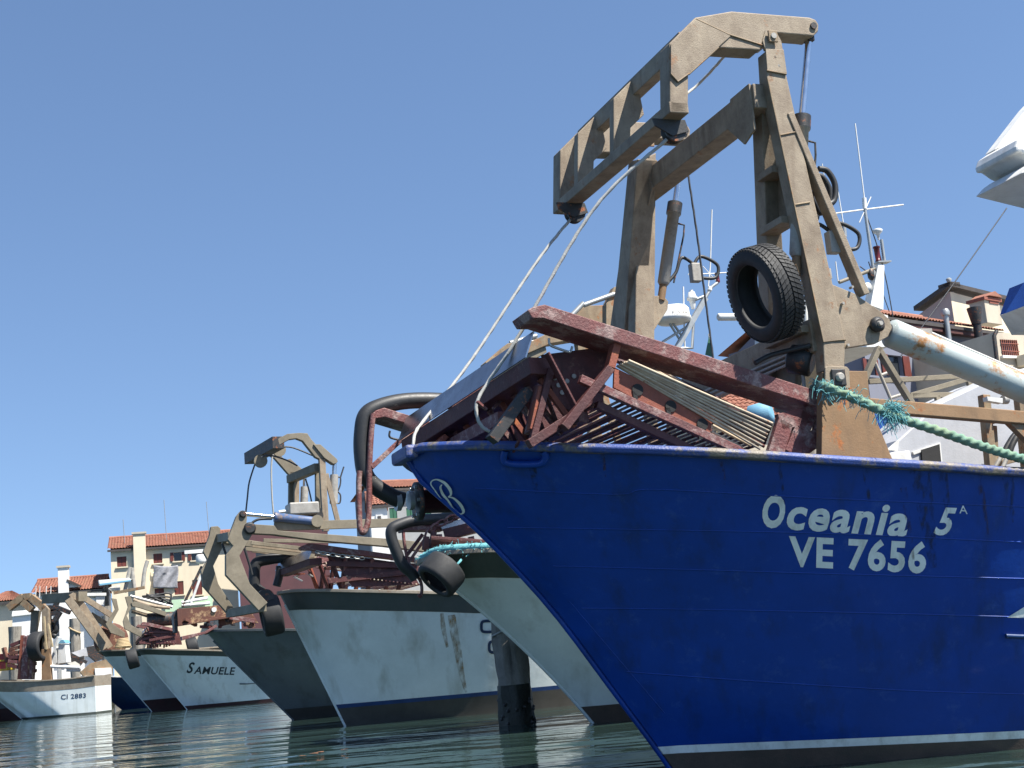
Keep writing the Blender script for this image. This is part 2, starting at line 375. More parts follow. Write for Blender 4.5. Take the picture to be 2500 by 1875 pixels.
stemt = sorted((p.z, p.x) for p in stemt); stemt = [(-.5, stemt[0][1] + .4)] + stemt; OVB = -stemt[-1][1]
sheer = []
for u, v in rail_px:                      # where the sightline to the rail meets the rail's plan outline
    lo_, hi_ = 0., 2.35
    y = -.9
    for _ in range(60):
        L_ = OF.loc(OF.sd(u, v, y)); y = .6 * y + .4 * -ry(max(0, L_.x + OVB))
    sheer.append((L_.x, L_.z))
sheer = [q for i, q in enumerate(sheer) if i == 0 or q[0] > sheer[i - 1][0] + .05]
k_ = (sheer[-1][1] - sheer[-3][1]) / (sheer[-1][0] - sheer[-3][0]); sheer += [(sheer[-1][0] + 3, sheer[-1][1] + 3 * k_ * .5), (13, sheer[-1][1] + 3 * k_ * .5)]
HB = Hull(OF, OVB, RAILY, [(0, .05), (.5, .28), (1, .54), (1.5, .8), (2.5, 1.24), (3.5, 1.57), (5, 1.82), (8, 1.98), (13, 1.9)], sheer, 12.5, stem=smooth_tab(stemt))
trim = lambda x: -.042 * max(0, min(x, 3.2))
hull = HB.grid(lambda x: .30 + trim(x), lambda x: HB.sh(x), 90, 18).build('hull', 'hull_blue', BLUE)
HB.grid(lambda x: .225 + trim(x), lambda x: .30 + trim(x), 90, 1, .003).build('boot_stripe', 'letter_white', BLUE)
HB.grid(lambda x: -.45, lambda x: .225 + trim(x), 90, 4, .006).build('antifouling', 'antifoul', BLUE)
HB.deck(.75).build('deck', 'deck_grey', BLUE)
for side in (-1, 1):
    HBr = MB().sweep(HB.railpts(side, 60), [(-.075, -.05), (.075, -.05), (.09, 0), (.06, .035), (-.06, .035), (-.09, 0)]).build('rail', 'rail_blue', BLUE, .012)
P0 = OF.w(-OVB, -.2, HB.ztip); P1 = OF.w(-OVB, .2, HB.ztip)
MB().beam(P0 + (P0 - P1).normalized() * .08 - ZUP * .03 - OF.a * .03, P1 + (P1 - P0).normalized() * .08 - ZUP * .03 - OF.a * .03, .13, .13).build('nose_plate', 'rail_blue', BLUE, .03)
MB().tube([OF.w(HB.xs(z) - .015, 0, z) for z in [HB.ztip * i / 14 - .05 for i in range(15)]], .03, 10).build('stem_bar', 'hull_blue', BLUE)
CB = Caster(hull, OF.o)
for row in ([(1160, 1192), (1500, 1207), (1600, 1195), (2000, 1216), (2500, 1237)], [(1240, 1288), (1500, 1292), (2000, 1302), (2500, 1324)], [(1350, 1382), (1700, 1391), (2000, 1400), (2500, 1413)],
            [(1420, 1485), (1700, 1488), (2100, 1496), (2500, 1507)], [(1530, 1640), (1800, 1660), (2200, 1685), (2500, 1695)]):
    e_ = row[-1]; f_ = row[-2]; row = row + [(e_[0] + 250 * k, e_[1] + 250 * k * (e_[1] - f_[1]) / (e_[0] - f_[0])) for k in (1, 2, 3)]
    pts = [CB.hit(u, v, -.002) for u, v in [(p.x, p.y) for p in bez([V((a, b, 0)) for a, b in row], 10)]]
    pts = [p for p in pts if p is not None]
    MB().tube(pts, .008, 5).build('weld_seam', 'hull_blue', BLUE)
pts = [CB.hit(u, v, -.002) for u, v in [(1390 + 8 * i, 1468 + 9.4 * i) for i in range(30)]]
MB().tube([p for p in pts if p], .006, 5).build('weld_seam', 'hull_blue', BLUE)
lettering(CB, 'O', [(1856, 1287), (1911, 1292), (1922, 1210), (1867, 1206)], 'name_lettering', 'letter_white', BLUE, .045, .0)
lettering(CB, 'ceania', [(1917, 1293), (2212, 1311), (2226, 1236), (1929, 1216)], 'name_lettering', 'letter_white', BLUE, .03, .08)
lettering(CB, '5', [(2278, 1305), (2326, 1311), (2336, 1240), (2292, 1238)], 'number_lettering', 'letter_white', BLUE, .03, .25)
lettering(CB, 'A', [(2342, 1253), (2362, 1255), (2361, 1235), (2341, 1233)], 'letter_mark', 'letter_white', BLUE, .0)
lettering(CB, 'VE 7656', [(1926, 1384), (2258, 1402), (2266, 1322), (1926, 1306)], 'port_number', 'letter_white', BLUE, .034)
ribbon(CB, [(1094, 1230), (1086, 1222), (1066, 1196), (1055, 1180), (1058, 1171), (1070, 1168), (1088, 1176), (1101, 1192), (1103, 1204), (1096, 1210)], [.8, .8, 1.2, 1.5, 1.5, 1.8, 3.5, 3.8, 2.4, .8], 'bow_emblem', 'letter_white', BLUE, .02)
ribbon(CB, [(1082, 1180), (1078, 1188), (1084, 1204), (1096, 1218), (1110, 1238), (1124, 1250), (1131, 1250), (1134, 1244), (1126, 1228), (1110, 1213), (1097, 1210)], [1, 2.6, 3.2, 2.2, 1.4, 1, 2, 3.4, 3.6, 2.2, .8], 'bow_emblem', 'letter_white', BLUE, .02)
a_ = [CB.hit(u, v, .008) for u, v in ((2458, 1507), (2500, 1481), (2600, 1480), (2600, 1510))]
if all(a_): MB().add(a_, [[0, 1, 2, 3]]).build('arrow_mark', 'letter_white', BLUE)
a_ = [CB.hit(u, v, .03) for u, v in ((2452, 1550), (2475, 1551), (2500, 1552), (2560, 1555))]
if all(a_): MB().tube(a_, .022, 8).build('rubbing_strake', 'hull_navy', BLUE)
mat('drip_stain', (.02, .03, .03), (.03, .03, .022), .7, scale=4); mat('drip_rust', (.09, .05, .02), (.06, .035, .02), .8, scale=4)
for nm_ in ('drip_stain', 'drip_rust'):
    _t = MAT[nm_].node_tree; _n = _t.nodes.new('ShaderNodeTexNoise'); _n.inputs['Scale'].default_value = 5; _n.inputs['Detail'].default_value = 8
    _m = _t.nodes.new('ShaderNodeMapping'); _m.inputs['Scale'].default_value = (5, 5, .35); _g = _t.nodes.new('ShaderNodeNewGeometry'); _t.links.new(_g.outputs['Position'], _m.inputs[0]); _t.links.new(_m.outputs[0], _n.inputs['Vector'])
    _r = _t.nodes.new('ShaderNodeMapRange'); _r.inputs[1].default_value = .45; _r.inputs[2].default_value = .72; _r.inputs[4].default_value = .6
    _t.links.new(_n.outputs['Fac'], _r.inputs[0]); _t.links.new(_r.outputs[0], _t.nodes['Principled BSDF'].inputs['Alpha'])
for u, v0, ln, wd, m_ in ((2245, 1146, 240, 26, 'drip_stain'), (2300, 1150, 120, 12, 'drip_stain'), (2110, 1136, 90, 8, 'drip_stain'), (1760, 1112, 70, 6, 'drip_rust'), (1470, 1103, 60, 6, 'drip_rust'), (2390, 1158, 150, 9, 'drip_rust'), (1900, 1120, 110, 5, 'drip_stain'), (2205, 1190, 190, 8, 'drip_rust'), (1300, 1135, 70, 10, 'drip_stain'), (2460, 1165, 110, 14, 'drip_stain')):
    ribbon(CB, [(u, v0), (u + ln * .06, v0 + ln * .4), (u + ln * .14, v0 + ln)], [wd, wd * .8, wd * .3], 'drip_streak', m_, BLUE, .004)
# hawse pocket high on the bow
hp = [CB.hit(u, v, .03) for u, v in ((1236, 1096), (1232, 1118), (1246, 1128), (1290, 1130), (1325, 1126), (1334, 1110), (1328, 1098))]
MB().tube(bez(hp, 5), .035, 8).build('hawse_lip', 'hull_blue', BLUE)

# ------------------------------------------------------------------ gantry of the blue boat
GY, GF = -1.9, 1.15                        # near and far arm planes (boat y)
def S(fr, y, L): return [fr.sd(u, v, y) for u, v in L]
def ext(fr, t): return fr.b * t
arm = [(1634, 106), (1698, 42), (1786, 27), (1976, 42), (1992, 48), (1999, 60), (1998, 76), (1986, 88), (1970, 86), (1868, 78), (1856, 122), (1754, 116), (1681, 182), (1680, 277), (1636, 273)]
armp = S(OF, GY, arm); TH = .22
GNT = MB().prism(armp, ext(OF, TH)).build('gantry_arm', 'khaki', BLUE, .012)
MB().prism(S(OF, GY - .012, [(1638, 108), (1700, 47), (1778, 84), (1784, 88), (1682, 180), (1655, 200), (1638, 180)]), ext(OF, .012)).build('doubler_plate', 'khaki', GNT, .004)
shift = OF.b * (GF - GY - TH)
GNF = MB().prism([p + shift for p in armp], ext(OF, TH)).build('gantry_arm', 'khaki', BLUE, .012)
for A_, sh_ in ((GNT, V()), (GNF, shift)):
    P = OF.sd(1985, 64, GY) + sh_
    MB().lathe(P - OF.b * .02, OF.b, [(0, .035), (.26, .035)], 12).build('pin', 'steel_dark', A_)
    P = OF.sd(1883, 92, GY) + sh_
    MB().box(P - OF.b * .03, OF.a * .05, OF.b * .012, ZUP * .06).build('lock_plate', 'khaki_worn', A_, .006)
    MB().lathe(P - OF.b * .055, OF.b, [(0, .03), (.35, .03)], 12).build('pin', 'steel_grey', A_)
# ladder frame across the front
q = [OF.loc(p) for p in armp]; zt = q[0].z; zb = q[14].z; xf = q[14].x; xt = q[0].x
def sidep(L_, y): return [OF.w(x, y, z) for x, z in L_]
prof = S(OF, GY, [(1637, 266), (1679, 269), (1681, 184), (1716, 150), (1694, 47), (1635, 106)])
ub = OF.loc(prof[4]); LOWB = MB().prism(sidep([(xf, zb - .004), (xf + .2, zb - .004), (xf + .2, zb + .105), (xf, zb + .105)], GY + TH - .22), OF.b * (GF - GY - TH + .03)).build('ladder_bar', 'khaki', BLUE, .01)
TOPB = MB().prism(sidep([(ub.x - .06, ub.z - .03), (ub.x + .1, ub.z + .0), (ub.x + .1, ub.z - .19), (ub.x - .06, ub.z - .22)], GY + TH), OF.b * (GF - GY - 2 * TH)).build('ladder_bar', 'khaki', BLUE, .01)
for y0_ in (GF - .74, GF - 1.72):
    U_ = MB().prism([p + OF.b * (y0_ - GY) for p in prof], OF.b * .11).build('ladder_post', 'khaki', BLUE, .008)
# sheave blocks under the ladder frame
def sheave(parent, P, r):
    c = P + ZUP * (-r * .9)
    b_ = MB().lathe(c - OF.b * .05, OF.b, [(0, r), (.02, r), (.03, r * .8), (.07, r * .8), (.08, r), (.1, r)], 20).build('sheave', 'steel_dark', parent)
    MB().prism([P + OF.b * -.07 + OF.a * -.24 - ZUP * .0, P + OF.b * -.07 + OF.a * .1, P + OF.b * -.07 + OF.a * .13 - ZUP * r, P + OF.b * -.07 - OF.a * .05 - ZUP * r * 1.5, P + OF.b * -.07 - OF.a * .22 - ZUP * .07], OF.b * .02).build('cheek_plate', 'steel_dark', b_)
    return c
SH1 = sheave(GNF, OF.w(xf + .12, GF - .35, zb), .11); SH2 = sheave(GNT, OF.w(xf + .14, GY + TH + .02, zb), .11)
# side legs: outer and inner posts meeting at the pivot
def leg(near):
    y0 = GY if near else GF - TH; sh_ = V() if near else shift; in_ = 1 if near else -1
    face = S(OF, GY, [(1869, 124), (1911, 126), (1921, 186), (2064, 830), (2062, 905), (2014, 905), (2010, 835), (1873, 190)])
    Lg = MB().prism([p + sh_ for p in face], OF.b * .16).build('gantry_leg', 'khaki', BLUE, .012)
    MB().prism([p + sh_ - OF.b * .012 for p in S(OF, GY, [(1868, 120), (1912, 122), (1920, 180), (1872, 172)])], OF.b * .012).build('cap_plate', 'khaki', Lg, .004)
    MB().prism([p + sh_ for p in S(OF, GY, [(1862, 100), (1868, 76), (1896, 78), (1908, 100), (1912, 124), (1869, 122)])], OF.b * .04).build('pivot_lug', 'khaki', Lg, .006)
    xt_ = OF.loc(face[0]).x; zt_ = OF.loc(face[0]).z; xb = OF.loc(face[5]).x; zb_ = OF.loc(face[5]).z
    f0 = OF.w(xt_ + .02, y0 + .1 * in_ + (0 if near else TH), zt_ - .25); yb = .95
    ys = (GY + .16) if near else GF - .16
    ybot = (GY + .98) if near else GF - .98
    inner = [OF.w(xt_ - .0, ys, zt_ - .3), OF.w(xt_ + .14, ys, zt_ - .3), OF.w(xb + .22, ybot, zb_ + .05), OF.w(xb, ybot, zb_ + .05)]
    MB().prism(inner, OF.b * (.2 * in_)).build('inner_post', 'khaki', Lg, .01)
    for k in (.36, .52, .86):                       # tie plates between the two posts
        A0 = OF.w(xt_ + (xb - xt_) * k + .03, ys + (ybot - ys) * k * .0, zt_ + (zb_ - zt_) * k); B0 = OF.w(xt_ + (xb - xt_) * k + .03, ys + (ybot - ys) * k, zt_ + (zb_ - zt_) * k)
        MB().beam(A0, B0, .2, .07).build('tie_bar', 'khaki', Lg, .006)
    pan = []
    for k in (.36, .52):
        x_ = xt_ + (xb - xt_) * k + .14; z_ = zt_ + (zb_ - zt_) * k; pan += [(OF.w(x_, ys, z_), OF.w(x_, ys + (ybot - ys) * k, z_))]
    MB().prism([pan[0][0], pan[0][1], pan[1][1], pan[1][0]], OF.a * .02).build('web_plate', 'khaki', Lg)
    st0, st1 = [OF.sd(u, v, GY + .05) + sh_ for u, v in ((1922, 280), (2108, 722))]
    MB().beam(st0, st1, .07, .13, OF.b).build('back_stay', 'khaki', Lg, .008)
    gp = MB().prism([p + sh_ for p in S(OF, GY + .03, [(2022, 690), (2086, 716), (2150, 760), (2172, 780), (2178, 800), (2168, 822), (2140, 838), (2064, 850)])], OF.b * .06).build('gusset_plate', 'khaki', Lg, .006)
    P = OF.sd(2140, 793, GY) + sh_
    b_ = MB().lathe(P - OF.b * .05, OF.b, [(0, .045), (.02, .075), (.05, .075), (.055, .06), (.2, .06)], 20).build('pin_boss', 'steel_dark', Lg)
    MB().lathe(P - OF.b * .08, OF.b, [(0, .022), (.04, .03)], 10).build('pin_nut', 'steel_grey', b_)
    bp = MB().prism([p + sh_ for p in S(OF, GY - .03, [(2015, 897), (2022, 893), (2068, 895), (2074, 902), (2076, 948), (2015, 950)])], OF.b * .03).build('pin_plate', 'khaki', Lg, .006)
    P = OF.sd(2046, 922, GY - .03) + sh_
    MB().box(P - OF.b * .012, OF.a * .075, OF.b * .012, ZUP * .082).build('lock_plate', 'steel_dark', bp, .012)
    MB().lathe(P - OF.b * .06, OF.b, [(0, .028), (.01, .04), (.05, .045), (.1, .045)], 16).build('pin_nut', 'steel_grey', bp)
    bs = MB().prism([p + sh_ for p in S(OF, GY + .02, [(2008, 908), (2062, 908), (2062, 905), (2118, 906), (2122, 960), (2138, 1020), (2182, 1128), (2200, 1180), (2000, 1180), (2006, 1100)])], OF.b * .10).build('base_plate', 'rust_ochre', Lg, .008)
    return Lg
LEGN = leg(True)
for L_, y_ in (([(1873, 190), (2010, 835), (2064, 830)], GY - .004), ([(1872, 172), (1920, 181)], GY - .012), ([(2022, 690), (2064, 850)], GY + .02), ([(1754, 116), (1681, 182)], GY - .006), ([(1638, 180), (1655, 200), (1682, 180)], GY - .014), ([(1700, 47), (1778, 84), (1860, 110)], GY - .006), ([(1940, 500), (1977, 494)], GY - .003), ([(1905, 330), (1945, 322)], GY - .003)):
    P = [OF.sd(u, v, y_) for u, v in L_]
    MB().tube(P, .009, 6).build('weld_bead', 'khaki_worn', LEGN)
for u, v in ((2072, 842), (2082, 700), (2060, 740), (1893, 140), (1902, 160)):
    MB().lathe(OF.sd(u, v, GY - .012), OF.b, [(0, .014), (.05, .014)], 8).build('bolt', 'steel_grey', LEGN)
LEGF = MB().prism(S(OF, GF - .2, [(1556, 396), (1602, 372), (1598, 860), (1550, 860)]), OF.b * .2).build('gantry_leg', 'khaki', BLUE, .012)
fx = OF.loc(OF.sd(1552, 800, GF - .2)).x
MB().prism([OF.st(u, v, fx) for u, v in ((1546, 395), (1556, 388), (1520, 860), (1480, 860))], OF.a * .25).build('inner_post', 'khaki', LEGF, .01)
MB().prism([OF.st(u, v, fx + .05) for u, v in ((1500, 768), (1552, 735), (1552, 748), (1500, 782))], OF.a * .15).build('tie_bar', 'khaki', LEGF)
MB().prism([OF.st(u, v, fx + .16) for u, v in ((1535, 395), (1556, 390), (1556, 860), (1490, 860))], OF.a * .02).build('web_plate', 'khaki', LEGF)
for k in range(3):
    P = OF.sd(1846 + k * 9, 160 + 22 * (k % 2), GY + .1)
# top crossbeam between the pivots, with its end plates
pT = OF.loc(OF.sd(1878, 190, GY)); 
cb = MB().prism([OF.w(pT.x - .13, GY + .1, pT.z - .02), OF.w(pT.x + .12, GY + .1, pT.z - .02), OF.w(pT.x + .12, GY + .1, pT.z - .27), OF.w(pT.x - .13, GY + .1, pT.z - .27)], OF.b * (GF - GY - .2)).build('crossbeam', 'khaki', BLUE, .012)
for yy, s_ in ((GY + .14, 1), (GF - .14, -1)):
    MB().prism([OF.w(pT.x - .15, yy, pT.z - .01), OF.w(pT.x - .15, yy + .38 * s_, pT.z - .015), OF.w(pT.x - .15, yy + .5 * s_, pT.z - .28), OF.w(pT.x - .15, yy + .22 * s_, pT.z - .55), OF.w(pT.x - .15, yy, pT.z - .48)], OF.a * .02).build('end_gusset', 'khaki', cb)
# lower crossbeam with hydraulic lines and hose reel
pl = OF.loc(OF.sd(2000, 790, GY)); cz = pl.z - .02
lc = MB().prism([OF.w(pl.x - .02, GY + .12, cz + .1), OF.w(pl.x + .2, GY + .12, cz + .1), OF.w(pl.x + .2, GY + .12, cz - .22), OF.w(pl.x - .02, GY + .12, cz - .22)], OF.b * (GF - GY - .24)).build('lower_crossbeam', 'khaki', BLUE, .01)
for k in range(3): MB().tube([OF.w(pl.x - .06 - .01 * k, GY + .35, cz - .16 - k * .05), OF.w(pl.x - .05, GF - .3, cz - .16 - k * .05)], .014, 8).build('hydraulic_pipe', 'steel_grey', lc)
MB().prism([OF.w(pl.x + .05, GY + .55, cz - .2), OF.w(pl.x + .05, GY + 1.0, cz - .2), OF.w(pl.x + .05, GY + 1.1, cz - .62), OF.w(pl.x + .05, GY + .7, cz - .72)], OF.a * .35).build('winch_housing', 'khaki_grey', lc, .02)
c0 = OF.sd(1955, 880, GY + .35)
MB().lathe(c0, (OF.b * .6 + OF.a * -.6 + ZUP * .3), [(-.12, .10), (-.1, .14), (.1, .14), (.12, .1), (.14, .05)], 20).build('hydraulic_motor', 'steel_dark', lc)
MB().tube(bez([c0 - OF.b * .2 + ZUP * .1, c0 - OF.a * .3 + ZUP * .06, c0 - OF.a * .5 - ZUP * .02]), .025, 8).build('hose', 'hose_rubber', lc)
MB().tube(bez([c0 - ZUP * .05, c0 - ZUP * .3 - OF.a * .02, c0 - ZUP * .32 - OF.a * .25]), .018, 8).build('hydraulic_pipe', 'steel_grey', lc)
# lift rams behind each leg
def lift_ram(near):
    sh_ = V() if near else shift; y = GY + TH / 2
    top = OF.sd(1975, 92, y); col = OF.sd(1958, 285, y); bot = OF.sd(1945, 620, y)
    if not near: top, col, bot = OF.sd(1668, 352, GF - .1), OF.sd(1648, 497, GF - .1), OF.sd(1620, 690, GF - .1)
    rod = MB().lathe(top, col - top, [(0, .034), ((col - top).length, .034)], 14).build('ram_rod', 'steel_shine', BLUE)
    MB().box(top + ZUP * .02, OF.a * .035, OF.b * .05, ZUP * .07).build('rod_eye', 'steel_dark', rod, .01)
    d = bot - col; cy = MB().lathe(col, d, [(0, .085), (.14, .085), (.141, .07), (d.length, .07), (d.length + .03, .05)], 20).build('ram_cylinder', 'steel_grey', BLUE)
    MB().lathe(col, d, [(-.005, .088), (.13, .088)], 20).build('ram_gland', 'steel_dark', cy)
    MB().tube([col + d.normalized() * .25 + OF.a * .07, col + d.normalized() * .27 + OF.a * .16, col + d.normalized() * .4 + OF.a * .17, bot + OF.a * .13], .012, 6).build('hydraulic_pipe', 'steel_dark', cy)
    MB().tube([bot, bot + d.normalized() * .22], .045, 10).build('foot_eye', 'rust_ochre', cy)
    vb = bot + OF.a * .42 + ZUP * .12
    v_ = MB().box(vb, OF.a * .06, OF.b * .05, ZUP * .11).build('valve_block', 'steel_grey', cy, .01)
    MB().tube(bez([vb + ZUP * .11, vb + ZUP * .2 + OF.a * .1, vb + OF.a * .3 + ZUP * .1, vb + OF.a * .26 - ZUP * .05, vb + OF.a * .08 - ZUP * .06]), .02, 8).build('hose', 'hose_rubber', v_)
    MB().tube(bez([vb + ZUP * .1, vb + ZUP * .18 - OF.a * .15, vb - OF.a * .25 - ZUP * .0, bot + OF.a * .05]), .02, 8).build('hose', 'hose_rubber', v_)
    if not near: MB().prism(S(OF, GF - .12, [(1596, 722), (1620, 722), (1632, 736), (1630, 756), (1596, 808)]), OF.b * .05).build('ram_lug', 'khaki', LEGF, .006)
lift_ram(True); lift_ram(False)
hp_ = [OF.sd(u, v, GY + .25) for u, v in ((1975, 470), (1992, 500), (2003, 520), (2010, 505), (2036, 490), (2038, 450), (2020, 418), (1998, 412))]
MB().tube(bez(hp_), .03, 8).build('hose', 'hose_rubber', BLUE)
MB().tube([p + OF.b * .1 - ZUP * .03 for p in bez(hp_)], .03, 8).build('hose', 'hose_rubber', BLUE)
# the long luffing ram from the gusset plate aft
r0 = OF.sd(2145, 795, GY + .12); r1 = OF.sd(2172, 812, GY + .12); r2 = OF.sd(2560, 975, GY + .12); d = (r2 - r1)
rm = MB().lathe(r1, d, [(-.02, .08), (0, .13), (.02, .142), (d.length * 2, .142)], 28).build('luffing_ram', 'white_rusty', BLUE)
MB().tube([r0, r1 + d.normalized() * .03], .045, 12).build('rod_eye', 'steel_dark', rm)
MB().tube([r1 + ZUP * .155 + d.normalized() * .35, r1 + ZUP * .185 + d.normalized() * .5, r1 + ZUP * .165 + d * 1.2], .013, 6).build('hydraulic_pipe', 'white_paint', rm)
MB().box(r1 + ZUP * .15 + d.normalized() * .4, OF.a * .1, OF.b * .03, ZUP * .03).build('pipe_clamp', 'steel_grey', rm)
# handrail beam aft of the leg and its posts
h0 = OF.sd(2118, 990, GY + .1); h1 = OF.sd(2600, 1030, GY + .1)
hb = MB().beam(h0, h1, .1, .13).build('handrail_beam', 'rust_ochre', BLUE, .01)
MB().beam(OF.sd(2452, 1012, GY + .12), OF.sd(2530, 1090, GY + .12), .08, .1).build('brace', 'khaki_worn', hb)
# ================================================================== dredge on the blue boat's bow
DN, DFY = -1.75, 1.05
DR = thing('clam_dredge', 'maroon steel clam dredge with long skids resting on the blue boat bow', 'dredge', OF.w(-1.0, -.3, 2.9), 'clam dredges lying on the bows')
def D(y, L): return S(OF, y, L)
skid = [(1288, 757), (1300, 750), (1330, 743), (2034, 966), (2028, 1002), (1327, 777), (1300, 777)]
sk = MB().prism(D(DN, skid), OF.b * .42)
sk.build('skid', 'maroon_worn', DR, .008)
MB().prism(D(DFY, [(908, 1011), (918, 1002), (938, 995), (1250, 1090), (1250, 1112), (940, 1018), (915, 1022)]), OF.b * .42).build('skid', 'maroon_worn', DR, .008)
def fb(x, y, z): return OF.w(x, y, z)
# mouth beam with its bright wear blade
A0 = OF.sd(1330, 872, DN + .25); B0 = OF.sd(1015, 1075, DFY - .1)
mbv = MB().beam(A0 - ZUP * .08, B0 - ZUP * .08, .34, .16).build('mouth_beam', 'maroon', DR, .008)
up_ = ZUP * .17 + OF.a * .05
MB().prism([A0 - OF.a * .19, B0 - OF.a * .19, B0 - OF.a * .19 + ZUP * .24 + OF.a * .10, A0 - OF.a * .19 + ZUP * .24 + OF.a * .10], OF.a * .015).build('wear_blade', 'blade', mbv)
# cage: side plate with keyhole slots, bars
sp = D(DN + .1, [(1500, 896), (1742, 1018), (1732, 1066), (1715, 1062), (1498, 946)])
MB().prism(sp, OF.b * .03).build('side_plate', 'primer', DR, .004)
for u, v in ((1556, 952), (1637, 992), (1714, 1036)):
    P = OF.sd(u, v, DN + .1); 
    MB().lathe(P - OF.b * .012, OF.b, [(0, .055), (.012, .055)], 18).build('slot_dark', 'dark_hole', DR)
    MB().box(P - OF.b * .006 - ZUP * .075 - OF.a * .03, OF.a * .02, OF.b * .006, ZUP * .06).build('slot_dark', 'dark_hole', DR)
rod0 = MB().tube([V((0, 0, 0)), V((1, 0, 0))], .013, 6).build('rod', 'rod_bare'); rod_me = rod0.data; bpy.data.objects.remove(rod0)
def rods(P0, P1, Q0, Q1, n, m_, jit=.01, r=1.):
    for i in range(n):
        t = i / (n - 1); a = P0.lerp(P1, t); b = Q0.lerp(Q1, t); a = a + V((0, 0, random.uniform(-jit, jit))); d = b - a
        X = d; Y = X.cross(ZUP).normalized() * r; Z = X.cross(Y).normalized() * r
        M = Matrix((X, Y, Z)).transposed().to_4x4(); M.translation = a; o = piece(m_, 'rod', DR, M)
rods(OF.sd(1506, 892, DN + .12), OF.sd(1534, 880, DN + .02), OF.sd(1856, 1096, DN + .06), OF.sd(1886, 1034, DN - .02), 8, rod_me, .01)
rods(OF.sd(1742, 1024, DN + .12), OF.sd(1735, 1066, DN + .12), OF.sd(1855, 1085, DN + .12), OF.sd(1790, 1096, DN + .12), 4, rod_me)
rods(OF.sd(1528, 884, DN + .3), OF.sd(1560, 880, DN + .9), OF.sd(1868, 1060, DN + .3), OF.sd(1872, 1052, DN + .9), 9, rdk if False else rod_me, .03)
rd = MB().tube([V((0, 0, 0)), V((1, 0, 0))], .016, 6).build('rod', 'maroon'); rdk = rd.data; bpy.data.objects.remove(rd)
rods(OF.sd(1510, 890, DN + .2), OF.sd(1540, 872, DN + 1.0), OF.sd(1866, 1090, DN + .2), OF.sd(1885, 1036, DN + 1.0), 9, rdk, .02)
# bottom grid running across the boat
g0 = OF.loc(OF.sd(1500, 1010, DN + .3)); g1 = OF.loc(OF.sd(1835, 1100, DN + .3))
for i in range(15):
    t = i / 14; x = g0.x + (g1.x - g0.x) * t; z = g0.z - .02 + (g1.z - .1 - g0.z) * t
    d = OF.b * 2.5 - ZUP * .0; a = OF.w(x, DN + .3, z); X = d; Y = X.cross(ZUP).normalized(); Z = X.cross(Y).normalized()
    M = Matrix((X, Y, Z)).transposed().to_4x4(); M.translation = a; piece(rdk, 'rod', DR, M)
def bar(name, m_, y0, p0, y1, p1, w_, h_, bv=.005): return MB().beam(OF.sd(*p0, y0), OF.sd(*p1, y1), w_, h_).build(name, m_, DR, bv)
bar('side_beam', 'maroon_worn', DN + .12, (1415, 925), DN + .12, (1850, 1122), .07, .075)
bar('side_beam', 'maroon', DN + .2, (1455, 988), DN + .2, (1700, 1105), .08, .07)
bar('side_beam', 'maroon_worn', DN + .9, (1500, 870), DN + .9, (1870, 1050), .08, .08)
bar('post', 'primer', DN + .1, (1503, 842), DN + .1, (1488, 900), .11, .07)
bar('post', 'maroon', DN + .1, (1488, 900), DN + .1, (1375, 1045), .11, .08)
bar('brace', 'maroon', DN + .15, (1335, 862), DN + .15, (1412, 1010), .1, .02)
bar('brace', 'maroon', DN + .25, (1345, 900), DN + .25, (1300, 1075), .06, .06)
bar('brace', 'maroon', DN + .2, (1390, 1020), DN + .2, (1290, 1085), .10, .08)
bar('brace', 'maroon', DN + .5, (1460, 870), DN + 1.6, (1180, 1085), .08, .10)
bar('brace', 'maroon_worn', DN + .35, (1313, 942), DN + .35, (1290, 1058), .13, .04)
bar('brace', 'primer', DN + .3, (1316, 945), DN + .3, (1293, 1050), .10, .03)
bar('spring_arm', 'steel_dark', DN + .45, (1288, 955), DN + .45, (1200, 1075), .13, .10)
bar('brace', 'primer', DN + 1.3, (1255, 985), DN + 1.3, (1240, 1010), .22, .05)
bar('brace', 'primer', DN + 2.0, (1082, 1068), DN + 2.0, (1070, 1083), .25, .05)
bar('tool_bar', 'maroon_worn', DN + .7, (1235, 1020), DN + 2.0, (1110, 1088), .16, .12)
bar('tool_bar', 'maroon', DN + .6, (1380, 900), DN + 2.5, (1090, 1080), .12, .12)
pp = MB().prism(D(DN + .4, [(1322, 866), (1446, 850), (1490, 862), (1455, 950), (1400, 1015), (1355, 970)]), OF.b * .03).build('headstock_plate', 'maroon', DR, .004)
for k, (u, v) in enumerate(((1355, 922), (1364, 940), (1373, 958), (1354, 921), (1402, 918), (1385, 930))):
    MB().lathe(OF.sd(u, v, DN + .385), OF.b, [(0, .022), (.015, .022)], 10).build('bolt', 'steel_grey', pp)
MB().tube(bez([OF.sd(u, v, DN + .2) for u, v in ((1340, 826), (1343, 842), (1360, 850), (1388, 859), (1394, 856), (1397, 846))], 4), .012, 6).build('handle', 'galvanised', DR)
MB().prism(D(DN + 2.1, [(1120, 960), (1330, 880), (1480, 900), (1470, 1010), (1400, 1085), (1060, 1088)]), OF.b * .03).build('back_plate', 'maroon', DR)
for k in range(11):                       # upright ties of the mouth truss, evenly spaced across the beam
    f_ = (k + .5) / 11; P = A0.lerp(B0, f_) - ZUP * .16; MB().beam(P, P + OF.a * .30 - ZUP * .45, .05, .05).build('truss_tie', 'maroon_worn' if k % 3 else 'primer', DR, .004)
    if k < 10: P2 = A0.lerp(B0, f_ + 1 / 11) - ZUP * .16; MB().beam(P, P2 + OF.a * .30 - ZUP * .45, .03, .04).build('truss_tie', 'maroon', DR, .004)
MB().beam(A0 + OF.a * .32 - ZUP * .55, B0 + OF.a * .32 - ZUP * .55, .12, .1).build('truss_chord', 'maroon', DR, .006)
